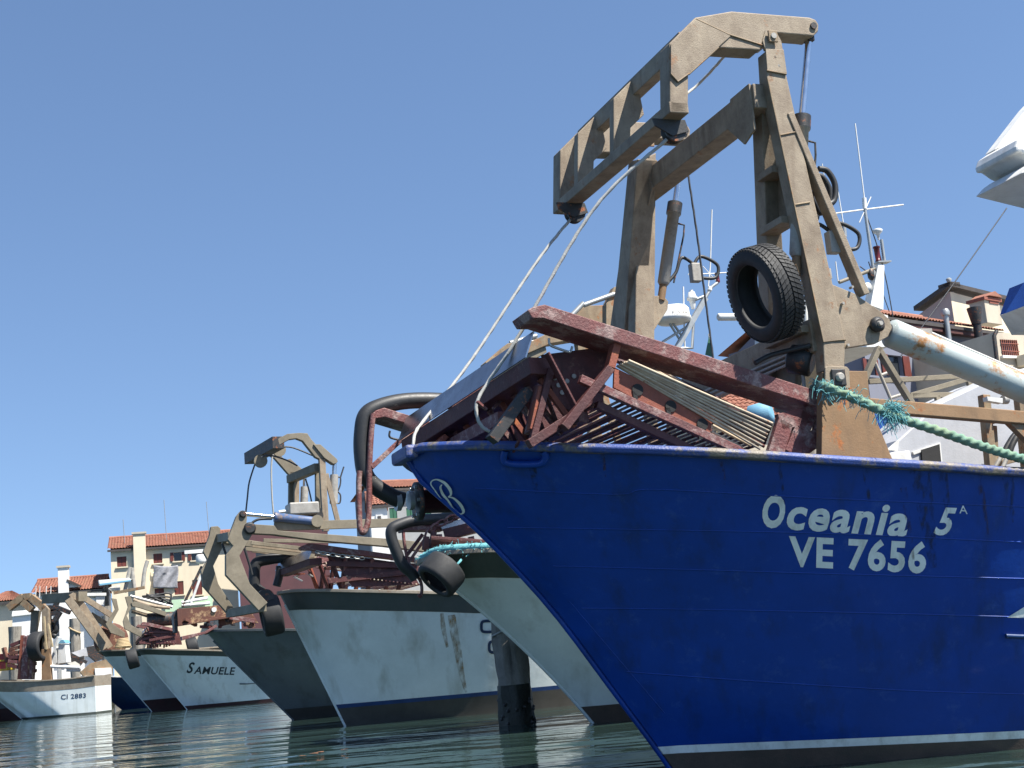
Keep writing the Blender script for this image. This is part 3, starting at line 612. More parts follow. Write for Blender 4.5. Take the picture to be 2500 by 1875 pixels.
for k in range(24):                       # floor slats of the cage running across the boat
    x_ = g0.x + .02 + (g1.x - g0.x) * k / 23; z_ = g0.z + .1 + (g1.z - .06 - g0.z) * k / 23
    M = Matrix((OF.b * 2.4, OF.a, ZUP)).transposed().to_4x4(); M.translation = OF.w(x_, DN + .2, z_); piece(rdk if k % 2 else rod_me, 'rod', DR, M)
for k in range(9):                       # shells, bolts and small hardware caught in the cage
    u = random.uniform(1180, 1480); v = random.uniform(930, 1080)
    if v > 1088 - 0: continue
    a = OF.sd(u, v, DN + random.uniform(.4, 1.4)); d = V((random.uniform(-1, 1), random.uniform(-1, 1), random.uniform(-.4, 1))).normalized() * random.uniform(.1, .3)
    MB().beam(a, a + d, random.uniform(.02, .05), random.uniform(.015, .03)).build('bracket', random.choice(['maroon', 'primer', 'galvanised', 'maroon_worn', 'maroon']), DR)
shell = MB().lathe(V((0, 0, 0)), ZUP, [(0, .035), (.012, .03), (.018, .01)], 8).build('shell', 'white_paint'); shm = shell.data; bpy.data.objects.remove(shell)
for k in range(26):
    t = random.random(); P = OF.sd(1530 + 320 * t, 896 + 168 * t, DN + random.uniform(.15, .9)) + ZUP * .0
    M = Matrix.Rotation(random.uniform(0, 6), 4, 'X') @ Matrix.Rotation(random.uniform(0, 6), 4, 'Y'); M.translation = P; piece(shm, 'shell', DR, M)
# heel bracket at the aft end of the skid
for L_ in ([(1995, 1012), (2008, 1020), (2003, 1062), (1950, 1098)], [(1975, 1005), (1955, 1050), (1930, 1110)], [(1915, 1030), (1890, 1110)], [(1900, 1032), (1985, 1010)]):
    pts = D(DN + .1, L_)
    for p, q_ in zip(pts, pts[1:]): MB().beam(p, q_, .16, .07, OF.b).build('heel_bracket', 'maroon_worn', DR, .006)
# suction hose looping over the far skid to the flanged pump pipe
hs = [OF.sd(u, v, DFY + .1) for u, v in ((1160, 985), (1060, 978), (985, 980), (925, 994), (893, 1015), (884, 1060), (884, 1110), (893, 1160), (920, 1190), (960, 1214), (985, 1222))]
MB().tube(bez(hs, 6), .088, 16).build('suction_hose', 'hose_rubber', DR)
e1 = OF.sd(988, 1223, DFY + .1); e2 = OF.sd(1022, 1224, DFY + .1); e3 = OF.sd(1190, 1212, DFY + .1); ax = (e3 - e2).normalized()
pf = MB().lathe(e2 - ax * .02, ax, [(0, .09), (.01, .2), (.04, .2), (.05, .13), ((e3 - e2).length, .16)], 24).build('pump_pipe', 'maroon', DR)
MB().lathe(e2 - ax * .03, ax, [(0, .11), (.0, .205), (.035, .205)], 24).build('flange', 'steel_dark', pf)
for k in range(6):
    a = k * math.pi / 3; MB().lathe(e2 - ax * .06 + (OF.b * math.cos(a) + ZUP * math.sin(a)) * .165, ax, [(0, .018), (.03, .018)], 8).build('bolt', 'galvanised', pf)
for t in (.0, .14): MB().lathe(e1 - ax * .1 + ax * t, ax, [(0, .1), (.05, .1)], 20).build('hose_clamp', 'galvanised', DR)
ul = [OF.sd(u, v, DFY) for u, v in ((911, 1010), (906, 1060), (902, 1140), (901, 1230), (898, 1275), (888, 1300), (879, 1290), (877, 1250), (876, 1180), (878, 1150))]
MB().tube(bez(ul, 5), .03, 10).build('guard_loop', 'maroon_worn', DR)
bar('brace', 'maroon_worn', DFY, (906, 1142), DFY, (996, 1058), .06, .05)
MB().prism(D(DFY, [(990, 1085), (1005, 1040), (1022, 1046), (1012, 1075), (1024, 1100), (1010, 1108)]), OF.b * .03).build('side_plate', 'primer', DR, .004)
MB().tube(bez([OF.sd(u, v, DFY + .05) for u, v in ((952, 1052), (951, 1066), (965, 1072), (995, 1078))], 4), .012, 6).build('handle', 'steel_dark', DR)

# ------------------------------------------------------------------ tyre fender on the near leg
def tyre(name, label, C_, ax, R1, wd, mat_='rubber', group='old tyres hung as fenders', tread=True, egg=1., cat='tyre'):
    ax = V(ax).normalized(); t = thing(name, label, cat, C_ - ZUP * R1, group)
    prof = [(-.5, .66), (-.56, .74), (-.56, .84), (-.5, .95), (-.38, .985), (.38, .985), (.5, .95), (.56, .84), (.56, .74), (.5, .66), (.40, .655), (.44, .76), (.38, .90), (-.38, .90), (-.44, .76), (-.40, .655), (-.5, .66)]
    nx = ax.cross(ZUP).normalized(); ny = nx.cross(ax); N = 48; vs = []; fs = []; n = len(prof)
    for k in range(N):
        a = 2 * math.pi * k / N
        for h, r in prof: vs.append(C_ + ax * (h * wd) + (nx * math.cos(a) * egg + ny * math.sin(a)) * (r * R1))
    for k in range(N):
        for j in range(n - 1): fs.append([k * n + j, k * n + j + 1, ((k + 1) % N) * n + j + 1, ((k + 1) % N) * n + j])
    MB().add(vs, fs, True).build('carcass', mat_, t)
    if tread:
        tb = MB(); NB = 58
        for k in range(NB):
            for s_ in (-1, 1):
                for h0, h1, sk_ in ((.03, .19, .5), (.205, .37, .75), (.385, .5, .7)):
                    vs = []
                    for rr in (.965, 1.015 if h1 < .5 else .99):
                        for h, da in ((h0, 0), (h1, 0), (h1, .72), (h0, .72)):
                            a = 2 * math.pi * (k + da + (abs(h) * 3.2) + (.3 if s_ > 0 else 0)) / NB
                            vs.append(C_ + ax * (h * s_ * wd) + (nx * math.cos(a) * egg + ny * math.sin(a)) * (rr * R1))
                    tb.add(vs, [[0, 1, 2, 3], [4, 5, 6, 7], [0, 1, 5, 4], [1, 2, 6, 5], [2, 3, 7, 6], [3, 0, 4, 7]])
        tb.build('tread', mat_, t)['kind'] = 'stuff'
    return t
TC = OF.sd(1868, 716, GY + .18)
tyre('tyre', 'large black tyre with chevron tread hanging on the near gantry leg of the blue boat', TC, (OF.a * -.97 + OF.b * -.05 + ZUP * -.26), .46, .27, egg=.9)

# ------------------------------------------------------------------ hoist wires
def wire(label, pts, r=.016, m_='rope_white', cat='wire rope', name='hoist_wire', lob=3, step=.03, grp='wire ropes of the blue boat'):
    P = bez(pts, 10); out = [P[0]]; 
    for a, b in zip(P, P[1:]):
        n = max(1, int((b - a).length / step)); out += [a.lerp(b, (k + 1) / n) for k in range(n)]
    return solo(MB().tube(out, r, 9, twist=.35, lobes=lob), name, m_, label, cat, grp)
wire('grey wire rope from the far gantry sheave down to the blue bow nose', [SH1 - OF.a * .05 - ZUP * .06, OF.sd(1310, 640, .7), OF.sd(1150, 880, .55), OF.sd(1040, 1020, .3), OF.sd(1013, 1060, .1), OF.sd(1008, 1106, 0)])
wire('slack pale wire rope from the near sheave curling down onto the dredge', [SH2 - OF.a * .08 - ZUP * .08, OF.sd(1450, 510, -1.4), OF.sd(1260, 830, -1.2), OF.sd(1200, 920, -1.1), OF.sd(1165, 980, -1.1), OF.sd(1166, 1020, -1.1), OF.sd(1180, 1044, -1.1), OF.sd(1200, 1055, -1.1)])
wire('thin dark wire from the gantry crossbeam slanting down behind the dredge', [OF.sd(1668, 348, .9), OF.sd(1700, 560, .9), OF.sd(1722, 730, .9), OF.sd(1742, 880, .9)], .012, 'cable_dark')
wire('short wire rope rising from the ladder frame to the gantry head', [SH2 + ZUP * .3 + OF.b * .3, OF.sd(1700, 210, GY + 1.2), OF.sd(1782, 122, GY + .5)], .014)
# ------------------------------------------------------------------ green mooring rope with its frayed splice
mr = [OF.sd(u, v, y) for u, v, y in ((1985, 955, -1.5), (2000, 942, -1.75), (2030, 950, -2.1), (2085, 972, -2.2), (2140, 997, -2.24), (2200, 1022, -2.27), (2300, 1055, -2.3), (2400, 1090, -2.32), (2520, 1128, -2.34), (2650, 1172, -2.33), (2760, 1205, -2.2))]
bo = OF.sd(2765, 1206, -2.2)
BD = MB().lathe(V((bo.x, bo.y, bo.z - .22)), ZUP, [(0, .12), (.03, .12), (.035, .07), (.3, .07), (.31, .11), (.36, .11), (.38, .06)], 16).build('bollard', 'steel_dark', BLUE)
MR = thing('mooring_rope', 'green twisted mooring rope with a frayed splice tied to the dredge skid end', 'rope', mr[0])
P = bez(mr, 16); out = [P[0]]
for a, b in zip(P, P[1:]):
    n = max(1, int((b - a).length / .01)); out += [a.lerp(b, (k + 1) / n) for k in range(n)]
MB().tube(out, .041, 15, twist=.3, lobes=3, lobe=.2).build('strand', 'rope_green', MR)
fr_ = MB()
for k in range(620):
    t = random.random()
    if k < 300: c = OF.sd(2174 + random.gauss(0, 11), 1008 + random.gauss(0, 7), -2.27); L_ = random.uniform(.05, .17); d = V((random.gauss(.35, .8), random.gauss(0, .5), random.gauss(.2, .9))).normalized()
    else: i = random.randint(len(out) // 40, int(len(out) * .22)); c = out[i] + V((random.gauss(0, .025), random.gauss(0, .02), random.gauss(0, .03))); L_ = random.uniform(.04, .1); d = V((random.gauss(.3, .8), random.gauss(0, .6), random.gauss(-.1, .8))).normalized()
    fr_.tube(bez([c, c + d * L_ * .5 + V((random.uniform(-.02, .02), 0, random.uniform(-.02, .03))), c + d * L_ * .9 + V((random.uniform(-.03, .03), 0, -random.uniform(.0, .07)))], 2), .003, 3)
fo_ = fr_.build('frayed_fibres', 'rope_cyan', MR); fo_['kind'] = 'stuff'

# ------------------------------------------------------------------ deckhouse, wheelhouse overhangs and small deck gear aft on the blue boat
hx = lambda u, v, x: OF.st(u, v, x)
YD = .2
dh = MB().prism(D(YD, [(2178, 1120), (2192, 1075), (2290, 985), (2440, 915), (2570, 880), (2600, 1180), (2178, 1180)]), OF.b * .9).build('deckhouse', 'grey_paint', BLUE, .02)
MB().prism(D(YD - .03, [(2250, 1098), (2294, 1084), (2303, 1180), (2256, 1180)]), OF.b * .03).build('doorway', 'dark_hole', dh)
MB().prism(D(YD - .02, [(2228, 1103), (2296, 1080), (2306, 1180), (2300, 1180), (2291, 1087), (2232, 1110)]), OF.b * .05).build('door_frame', 'white_paint', dh)
MB().prism(D(YD - .25, [(2168, 1106), (2222, 1099), (2232, 1150), (2172, 1155)]), OF.b * .25).build('deck_box', 'white_paint', dh, .015)
MB().prism(D(YD - .2, [(2166, 1098), (2196, 1072), (2192, 1100)]), OF.b * .03).build('vent_flap', 'white_paint', dh)
bl = MB().prism(D(YD + 1.2, [(2130, 1010), (2150, 985), (2290, 985), (2280, 1020), (2235, 1050), (2140, 1056)]), OF.b * .05).build('canvas_awning', 'blue_paint', BLUE)
MB().prism(D(YD + 1.25, [(2140, 1056), (2235, 1050), (2215, 1085), (2145, 1088)]), OF.b * .05).build('coaming', 'grey_paint', bl)
MB().prism(D(YD + 1.25, [(2160, 1080), (2185, 1080), (2175, 1120), (2160, 1120)]), OF.b * .06).build('hatch', 'letter_navy', bl)
for L_, y, w_ in (([(2402, 965), (2420, 1150)], -.2, .1), ([(2488, 960), (2508, 1150)], -.2, .1), ([(2425, 1040), (2432, 1150)], -.1, .06), ([(2442, 1130), (2520, 1110)], -.2, .07), ([(2412, 1030), (2475, 1012)], -.2, .08)):
    a, b = D(y, L_); MB().beam(a, b, w_, w_).build('frame_post', 'khaki_worn', dh, .006)
for k in (0, 1):
    pts = D(-1.2 - .1 * k, [(2520, 1030 + k * 8), (2480 + k * 8, 1060), (2462 + k * 10, 1085), (2450 + k * 14, 1108)])
    MB().tube(bez(pts), .032, 10).build('hose', 'hose_rubber', BLUE)
    pts = D(-1.2 - .1 * k, [(2450 + k * 14, 1106), (2424 + k * 20, 1150)]); MB().tube(pts, .022, 8).build('hydraulic_pipe', 'steel_grey', BLUE)
MB().prism(D(-.4, [(2410, 968), (2448, 972), (2448, 984), (2412, 978)]), OF.b * .08).build('lamp_bracket', 'white_paint', dh)
MB().lathe(OF.sd(2448, 976, -.35), OF.a, [(0, .05), (.06, .05)], 12).build('deck_lamp', 'steel_grey', dh)
# tripod mast, ladder and rails between gantry and house
for L_ in ([(2145, 848), (2108, 930), (2092, 990)], [(2142, 850), (2225, 985)]):
    pts = D(.6, L_)
    for p, q_ in zip(pts, pts[1:]): MB().beam(p, q_, .09, .06).build('mast_leg', 'khaki_grey', BLUE, .005)
for L_ in ([(2130, 870), (2175, 975)], [(2132, 868), (2154, 860)], [(2152, 916), (2180, 905)], [(2174, 972), (2218, 958)]):
    MB().tube(D(.75, L_), .02, 6).build('ladder_rail', 'steel_grey', BLUE)
for L_, y in (([(2222, 966), (2360, 926)], .7), ([(2286, 985), (2372, 945)], .8), ([(2225, 966), (2440, 962)], .7), ([(2287, 966), (2292, 990)], .7), ([(2364, 928), (2376, 970)], .7), ([(2120, 932), (2360, 918)], 1.0)):
    a, b = D(y, L_); MB().beam(a, b, .05, .06).build('guard_rail', 'khaki_grey', BLUE, .004)
# wheelhouse overhangs reaching in from aft
YW = 1.0
vz = MB().prism(D(YW, [(2380, 481), (2398, 462), (2418, 448), (2438, 452), (2560, 470), (2700, 500), (2700, 560)]), OF.b * -.9)
vis = vz.build('roof_visor', 'white_paint', BLUE, .02)
MB().prism(D(YW - .02, [(2436, 450), (2446, 430), (2560, 430), (2700, 445), (2700, 500), (2560, 462)]), OF.b * -.9).build('visor_fascia', 'white_paint', vis, .01)
fb_ = MB().prism(D(YW + .05, [(2379, 412), (2384, 396), (2410, 378), (2440, 368), (2480, 366), (2700, 372), (2700, 450), (2440, 450), (2418, 441), (2394, 424), (2382, 425)]), OF.b * -.8).build('flybridge_coaming', 'white_paint', BLUE, .03)
MB().prism(D(YW + .1, [(2400, 382), (2482, 276), (2495, 262), (2540, 250), (2560, 290), (2500, 330), (2478, 362), (2430, 370)]), OF.b * -.25).build('arch_leg', 'white_paint', fb_, .03)
MB().prism(D(YW + .03, [(2432, 362), (2448, 344), (2484, 338), (2474, 366)]), OF.b * .04).build('hinge_plate', 'white_paint', fb_, .004)
for u, v in ((2448, 356), (2473, 352)): MB().lathe(OF.sd(u, v, YW + .02), OF.b, [(0, .02), (.02, .02)], 10).build('bolt', 'steel_dark', fb_)
bw = MB(); tp = D(YW - .1, [(2464, 704), (2500, 690), (2620, 660)]); md = D(YW - .1, [(2441, 770), (2500, 748), (2620, 735)]); lw = D(YW + .1, [(2470, 818), (2500, 818), (2620, 822)])
bw.add(tp + md + [p + OF.b * -.9 for p in tp] + [p + OF.b * -.9 for p in md], [[0, 1, 4, 3], [1, 2, 5, 4], [0, 3, 9, 6], [0, 6, 7, 1], [1, 7, 8, 2], [3, 4, 5, 11, 10, 9]])
brw = bw.build('brow', 'blue_paint', BLUE)
MB().add([p + OF.a * .004 for p in md] + lw + [p + OF.b * -.9 for p in md] + [p + OF.b * -.7 for p in lw], [[0, 1, 4, 3], [1, 2, 5, 4], [0, 3, 9, 6], [3, 4, 5, 11, 10, 9]]).build('brow_underside', 'white_paint', brw)
wa = D(YW + .15, [(2520, 500), (2520, 640), (2700, 660), (2700, 520)])
MB().prism(wa, OF.b * -1.8).build('wheelhouse', 'white_paint', BLUE)
MB().prism(D(YW + .2, [(2560, 640), (2560, 1000), (2760, 1000), (2760, 640)]), OF.b * -1.8).build('wheelhouse_base', 'grey_paint', BLUE)
wl = [OF.loc(p) for p in D(YW + .15, [(2520, 505), (2520, 635)])]; xw = wl[0].x - .02; z0_, z1_ = wl[1].z + .12, wl[0].z - .12
for k in range(3): MB().box(OF.w(xw, YW + .15 - .35 - .58 * k, (z0_ + z1_) / 2), OF.a * .02, OF.b * .24, ZUP * (z1_ - z0_) / 2).build('window', 'glass', BLUE, .01)
for k in range(2): MB().box(OF.w(xw + .45 + .8 * k, YW + .15 - 1.81, (z0_ + z1_) / 2), OF.a * .32, OF.b * .02, ZUP * (z1_ - z0_) / 2).build('window', 'glass', BLUE, .01)
wire('thin stay wire from the white roof visor down past the chimney', [OF.sd(2458, 508, .2), OF.sd(2330, 690, .2), OF.sd(2200, 868, .2)], .007, 'cable_dark', lob=0)
# ================================================================== the other boats of the row
HZ = Fr((0, 0, 0), 0).hz
def Z(o, k, L): return [(o[0] + x / k, o[1] + y / k) for x, y in L]          # enlarged-photo coordinates -> photo coordinates
def make_boat(label, stem, tip, rail, length, hullm, ang=20.5, beam=1., zf=.22, foul='antifoul_dark', stripe=None, band=None, bandm='band_slate', railm='rail_tan', tend=None, wlb=1., railw=.07, stemc=0.):
    fr = Fr(HZ(*stem, 0), ang); t = boat_root(fr, label)
    T = fr.loc(fr.sd(*tip, 0)); ov = -T.x
    tab = [(x * beam, y * beam) for x, y in RAILY]; f = smooth_tab(tab); sh = [(-ov, T.z)]
    for u, v in rail:
        y = -.9
        for _ in range(60): L_ = fr.loc(fr.sd(u, v, y)); y = .6 * y + .4 * -f(max(0, L_.x + ov))
        if L_.x > sh[-1][0] + .05: sh.append((L_.x, L_.z))
    sh.append((max(length, sh[-1][0] + 2), sh[-1][1] if tend is None else tend))
    H = Hull(fr, ov, tab, [(0, .05), (.5 * beam, .25), (1 * beam, .48 * wlb), (2 * beam, .9 * beam * wlb), (3.5 * beam, 1.35 * beam * wlb), (5 * beam, 1.65 * beam * wlb), (9, 1.85 * beam)], sh, length, stemcurve=stemc)
    top = (lambda x: H.sh(x) - band) if band else (lambda x: H.sh(x))
    zs = zf + (.09 if stripe else 0)
    h = H.grid(lambda x: zs, top, 56, 12).build('hull', hullm, t)
    if band: H.grid(top, lambda x: H.sh(x), 56, 2, .008).build('bulwark_band', bandm, t)
    if stripe: H.grid(lambda x: zf, lambda x: zs, 56, 1, .004).build('boot_stripe', stripe, t)
    H.grid(lambda x: -.45, lambda x: zf, 56, 3, .006).build('antifouling', foul, t)
    H.deck(.6).build('deck', 'deck_grey', t)
    for s_ in (-1, 1): MB().sweep(H.railpts(s_, 44), [(-railw, -.04), (railw, -.04), (railw, .035), (-railw, .035)]).build('rail', railm, t, .01)
    P0 = H.p(-ov, H.ztip, -1); P1 = H.p(-ov, H.ztip, 1); MB().beam(P0 - ZUP * .01, P1 - ZUP * .01, .12, .1).build('nose_plate', railm, t, .02)
    MB().tube([fr.w(H.xs(z) - .01, 0, z) for z in [H.ztip * i / 14 - .05 for i in range(14)]], .045, 8).build('stem_bar', hullm, t)
    return fr, t, H, Caster(h, fr.o)
def PL(fr, y, L, th, name, m_, par, bv=.008): return MB().prism([fr.sd(u, v, y) for u, v in L], fr.b * th).build(name, m_, par, bv)
def BM(fr, y0, p0, y1, p1, w_, h_, name, m_, par, bv=.005): return MB().beam(fr.sd(*p0, y0), fr.sd(*p1, y1), w_, h_).build(name, m_, par, bv)
def TB(fr, y, L, r, name, m_, par, n=8, sm=5):
    P = [fr.sd(u, v, y) for u, v in L]; return MB().tube(bez(P, sm) if len(P) > 2 else P, r, n).build(name, m_, par)
def dredge(fr, label, sk, yn, yf, blade, wid, seed, loc, nrod=9):
    """a clam dredge: two skids, mouth beam and blade, braces and a rod cage behind"""
    rnd = random.Random(seed); t = thing('clam_dredge', label, 'dredge', loc, 'clam dredges lying on the bows')
    P = [fr.sd(u, v, yn) for u, v in sk]; k = fr.b * (yf - yn)
    MB().prism(P, fr.b * wid).build('skid', 'maroon_worn', t, .006); MB().prism([p + k for p in P], fr.b * wid).build('skid', 'maroon_worn', t, .006)
    a, b = [fr.sd(u, v, y) for (u, v), y in zip(blade, (yn + .2, yf))]
    m_ = MB().beam(a - ZUP * .1, b - ZUP * .1, .3, .16).build('mouth_beam', 'maroon', t, .006)
    MB().prism([a - fr.a * .18 - ZUP * .03, b - fr.a * .18 - ZUP * .03, b - fr.a * .06 + ZUP * .2, a - fr.a * .06 + ZUP * .2], fr.a * .015).build('wear_blade', 'blade', m_)
    s0 = P[2]; s1 = P[3]; d = (s1 - s0); base = loc.z - .08
    for q_ in (.14, .3, .55, .85):                                  # frames under the skid
        tp = s0 + d * q_ + fr.b * wid * .4 - ZUP * .15
        for yy in (0, (yf - yn) * .5, yf - yn - .1):
            lo_ = tp + fr.b * (yy + .3) + fr.a * (.35 if q_ < .3 else -.1); lo_.z = base
            MB().beam(tp + fr.b * yy, lo_, .09, .07).build('brace', rnd.choice(['maroon', 'maroon', 'primer', 'maroon_worn']), t, .005)
    for h_ in (.18, .45):
        c0 = s0 + d * .12 + fr.b * .15; c1 = s1 + fr.b * .15; c0.z = s0.z - .2 - (s0.z - .2 - base) * h_ * 1.5; c1.z = max(base + .05, s1.z - .1 - (s1.z - base) * h_ * .6)
        MB().beam(c0, c1, .06, .12).build('side_beam', 'maroon', t, .005)
    pp = MB().prism([s0 + d * .16 + fr.b * .2 - ZUP * .15, s0 + d * .9 + fr.b * .2 - ZUP * .15, V((s1.x, s1.y, base + .1)) + fr.b * .2, s0 * 1 + d * .35 + fr.b * .2 + V((0, 0, base + .15 - (s0 + d * .35).z))], fr.b * .02).build('side_plate', 'maroon', t)
    for i in range(nrod):
        f_ = i / (nrod - 1); yy = .25 + (yf - yn - .3) * f_
        MB().tube([s0 + d * .2 + fr.b * yy - ZUP * (.2 + .1 * rnd.random()), V((s1.x, s1.y, base + .25 + .3 * rnd.random())) + fr.b * yy], .02, 6).build('rod', rnd.choice(['rod_bare', 'maroon', 'maroon_worn']), t)
    for i in range(nrod):
        f_ = i / (nrod - 1); c0 = s0 + d * (.3 + .7 * f_) + fr.b * .12; c0.z = base + .1 + .3 * (1 - f_)
        MB().tube([c0, c0 + fr.b * (yf - yn - .2)], .018, 6).build('rod', rnd.choice(['maroon', 'rod_bare', 'maroon_worn']), t)
    for i in range(12):
        c0 = a.lerp(b, rnd.random()) + fr.a * rnd.uniform(.1, .9) - ZUP * rnd.uniform(.1, .4); c0.z = max(c0.z, base)
        dd = V((rnd.uniform(-1, 1), rnd.uniform(-1, 1), rnd.uniform(-.2, 1))).normalized() * rnd.uniform(.15, .4)
        MB().beam(c0, c0 + dd, rnd.uniform(.03, .07), .03).build('bracket', rnd.choice(['maroon', 'primer', 'galvanised', 'maroon_worn', 'steel_dark']), t)
    return t

# ---- cream and green boat next to the blue one
CFr, CREAM, HC, CC = make_boat('cream dredge boat with dark green bulwark and cyan rope along its bow rail', (1450, 1765), (1028, 1372), [(1060, 1356), (1120, 1348), (1200, 1344), (1300, 1345), (1500, 1352)], 13, 'hull_cream', band=.42, bandm='band_green', foul='antifoul', zf=.3, stemc=.25)
z5 = lambda L: Z((860, 1160), 5.53, L)
rp = [p + ZUP * .06 for p in HC.railpts(-1, 90)[:62]]
cr = thing('rail_rope', 'shaggy cyan rope lashed along the rail of the cream boat', 'rope', rp[0]); MB().tube(rp, .07, 10, twist=.9, lobes=3).build('strand', 'rope_cyan', cr)
fz_ = MB()
for k in range(700):
    c = random.choice(rp) + V((random.gauss(0, .04), random.gauss(0, .04), random.gauss(0, .03))); d_ = V((random.gauss(0, .7), random.gauss(-.3, .6), random.gauss(.1, .8))).normalized()
    fz_.tube([c, c + d_ * random.uniform(.05, .14)], .006, 3)
fz_.build('frayed_fibres', 'rope_cyan', cr)['kind'] = 'stuff'
ty = CFr.sd(1078, 1402, -.75)
tyre('tyre', 'black tyre roped against the stem of the cream boat under the cyan rope', ty, CFr.a * -.75 + CFr.b * -.12 - ZUP * .7, .38, .38, tread=False)
solo(MB().tube(bez([CFr.sd(1098, 1408, -1.05), CFr.sd(1104, 1392, -1.0), CFr.sd(1122, 1372, -1.0), CFr.sd(1126, 1366, -.95)], 5), .022, 7), 'tyre_lashing', 'rope_cyan', 'short pale lashing holding the tyre to the green bulwark', 'rope')
cdr = thing('clam_dredge', 'maroon dredge with a black hose and hanging chain on the cream boat bow', 'dredge', CFr.w(-2, 0, 2.9), 'clam dredges lying on the bows')
PL(CFr, 1.0, z5([(665, 690), (690, 670), (765, 640), (1250, 680), (1250, 745), (770, 745), (690, 760)]), .35, 'skid', 'maroon_worn', cdr)
PL(CFr, .9, z5([(1165, 665), (1530, 580), (1640, 690), (1260, 800)]), .02, 'wear_blade', 'blade', cdr)
BM(CFr, .8, z5([(1240, 810)])[0], .6, z5([(1720, 690)])[0], .3, .2, 'mouth_beam', 'maroon', cdr)
for a_, b_ in (((1100, 770), (1080, 1010)), ((1170, 800), (1180, 1020)), ((1350, 860), (1340, 1030)), ((1480, 850), (1480, 1030)), ((1600, 830), (1640, 1030)), ((1730, 880), (1800, 1030)), ((1000, 830), (980, 1010))):
    BM(CFr, .5, z5([a_])[0], .5, z5([b_])[0], .11, .09, 'brace', random.choice(['maroon', 'maroon_worn', 'primer']), cdr)
for k in range(9): BM(CFr, .9 - k * .05, z5([(1330 + 20 * k, 880 + 10 * k)])[0], .2, z5([(1850, 930 + 8 * k)])[0], .03, .03, 'rod', random.choice(['rod_bare', 'maroon']), cdr)
for k in range(8): BM(CFr, -.1 + .1 * k, z5([(1060, 840 + 14 * k)])[0], -.1 + .1 * k, z5([(1900, 900 + 12 * k)])[0], .05, .05, 'rod', 'maroon', cdr)
PL(CFr, 1.2, z5([(980, 870), (1350, 830), (1900, 880), (1950, 1030), (970, 1030)]), .02, 'side_plate', 'maroon', cdr)
TB(CFr, 1.0, z5([(1400, 560), (1200, 590), (1000, 600), (800, 620), (640, 670), (535, 730), (530, 850), (600, 1040), (680, 1210), (800, 1320), (860, 1400)]), .105, 'suction_hose', 'hose_rubber', cdr, 14)
TB(CFr, 1.0, z5([(690, 760), (700, 900), (740, 1110), (770, 1200), (850, 1330), (920, 1430), (940, 1550), (920, 1640), (890, 1610)]), .03, 'guard_loop', 'maroon_worn', cdr)
BM(CFr, 1.0, z5([(740, 1080)])[0], 1.0, z5([(950, 800)])[0], .06, .06, 'brace', 'maroon', cdr); BM(CFr, 1.0, z5([(760, 1180)])[0], 1.0, z5([(980, 860)])[0], .06, .05, 'brace', 'maroon_worn', cdr)
def chain(pts, r, m_, label, grp=None):
    P = bez(pts, 14); out = [P[0]]; acc = 0; t = thing('chain', label, 'chain', P[0], grp)
    lk = MB().tube([V((math.cos(a) * .5 * (1 if abs(math.cos(a)) < .99 else 1), math.sin(a) * .32, 0)) for a in [k * math.pi / 5 for k in range(10)]], .1, 5, closed=True).build('link', m_); me = lk.data; bpy.data.objects.remove(lk)
    L = 0; i = 0; ln = r * 5.2
    for a, b in zip(P, P[1:]):
        seg = (b - a).length
        while acc < seg:
            c = a.lerp(b, acc / seg); d = (b - a).normalized(); s_ = d.orthogonal().normalized(); u_ = d.cross(s_)
            if i % 2: s_, u_ = u_, -s_
            M = Matrix((d * ln * 1.25, s_ * ln * 1.25, u_ * ln * 1.25)).transposed().to_4x4(); M.translation = c; piece(me, 'link', t, M); acc += ln; i += 1
        acc -= seg
    return t
chain([CFr.sd(u, v, .7) for u, v in z5([(1440, 540), (1280, 610), (1130, 690), (1050, 770), (1020, 850), (1005, 1000)])], .035, 'maroon_worn', 'rusty chain hanging over the dredge skid of the cream boat')
# cream boat's own gantry, seen over the blue boat's dredge
ga = PL(CFr, -1.3, [(1186, 884), (1240, 838), (1300, 832), (1340, 812), (1420, 800), (1420, 826), (1345, 838), (1290, 862), (1200, 925), (1187, 926)], .3, 'gantry_arm', 'khaki_worn', CREAM)
PL(CFr, 1.2, [(1395, 782), (1412, 756), (1430, 746), (1496, 744), (1560, 744), (1560, 782), (1490, 790)], .3, 'gantry_arm', 'khaki_worn', CREAM)
MB().prism([CFr.sd(u, v, -1.25) for u, v in ((1200, 886), (1330, 838), (1335, 860), (1205, 926))], CFr.b * 2.3).build('ladder_panel', 'khaki_grey', CREAM)
for L_ in ([(1290, 838), (1345, 818), (1425, 740)], [(1425, 745), (1500, 718)], [(1245, 838), (1310, 820)]): TB(CFr, .4, L_, .05, 'guard_rail', 'galvanised', CREAM, 6, 2)
PL(CFr, .4, [(1480, 742), (1500, 700), (1520, 700), (1520, 800), (1480, 800)], .2, 'gantry_leg', 'khaki_worn', CREAM)
for y_, p_ in ((-1.15, (1415, 815)), (1.35, (1550, 765))):
    P = CFr.sd(*p_, y_); Q = V((P.x, P.y, 2.4)) + CFr.a * .25; MB().beam(P, Q, .16, .22).build('gantry_leg', 'khaki_worn', CREAM, .01); MB().beam(P + CFr.a * .1, V((P.x, P.y, 2.4)) + CFr.a * 1.1, .09, .12).build('back_stay', 'khaki_worn', CREAM, .01)
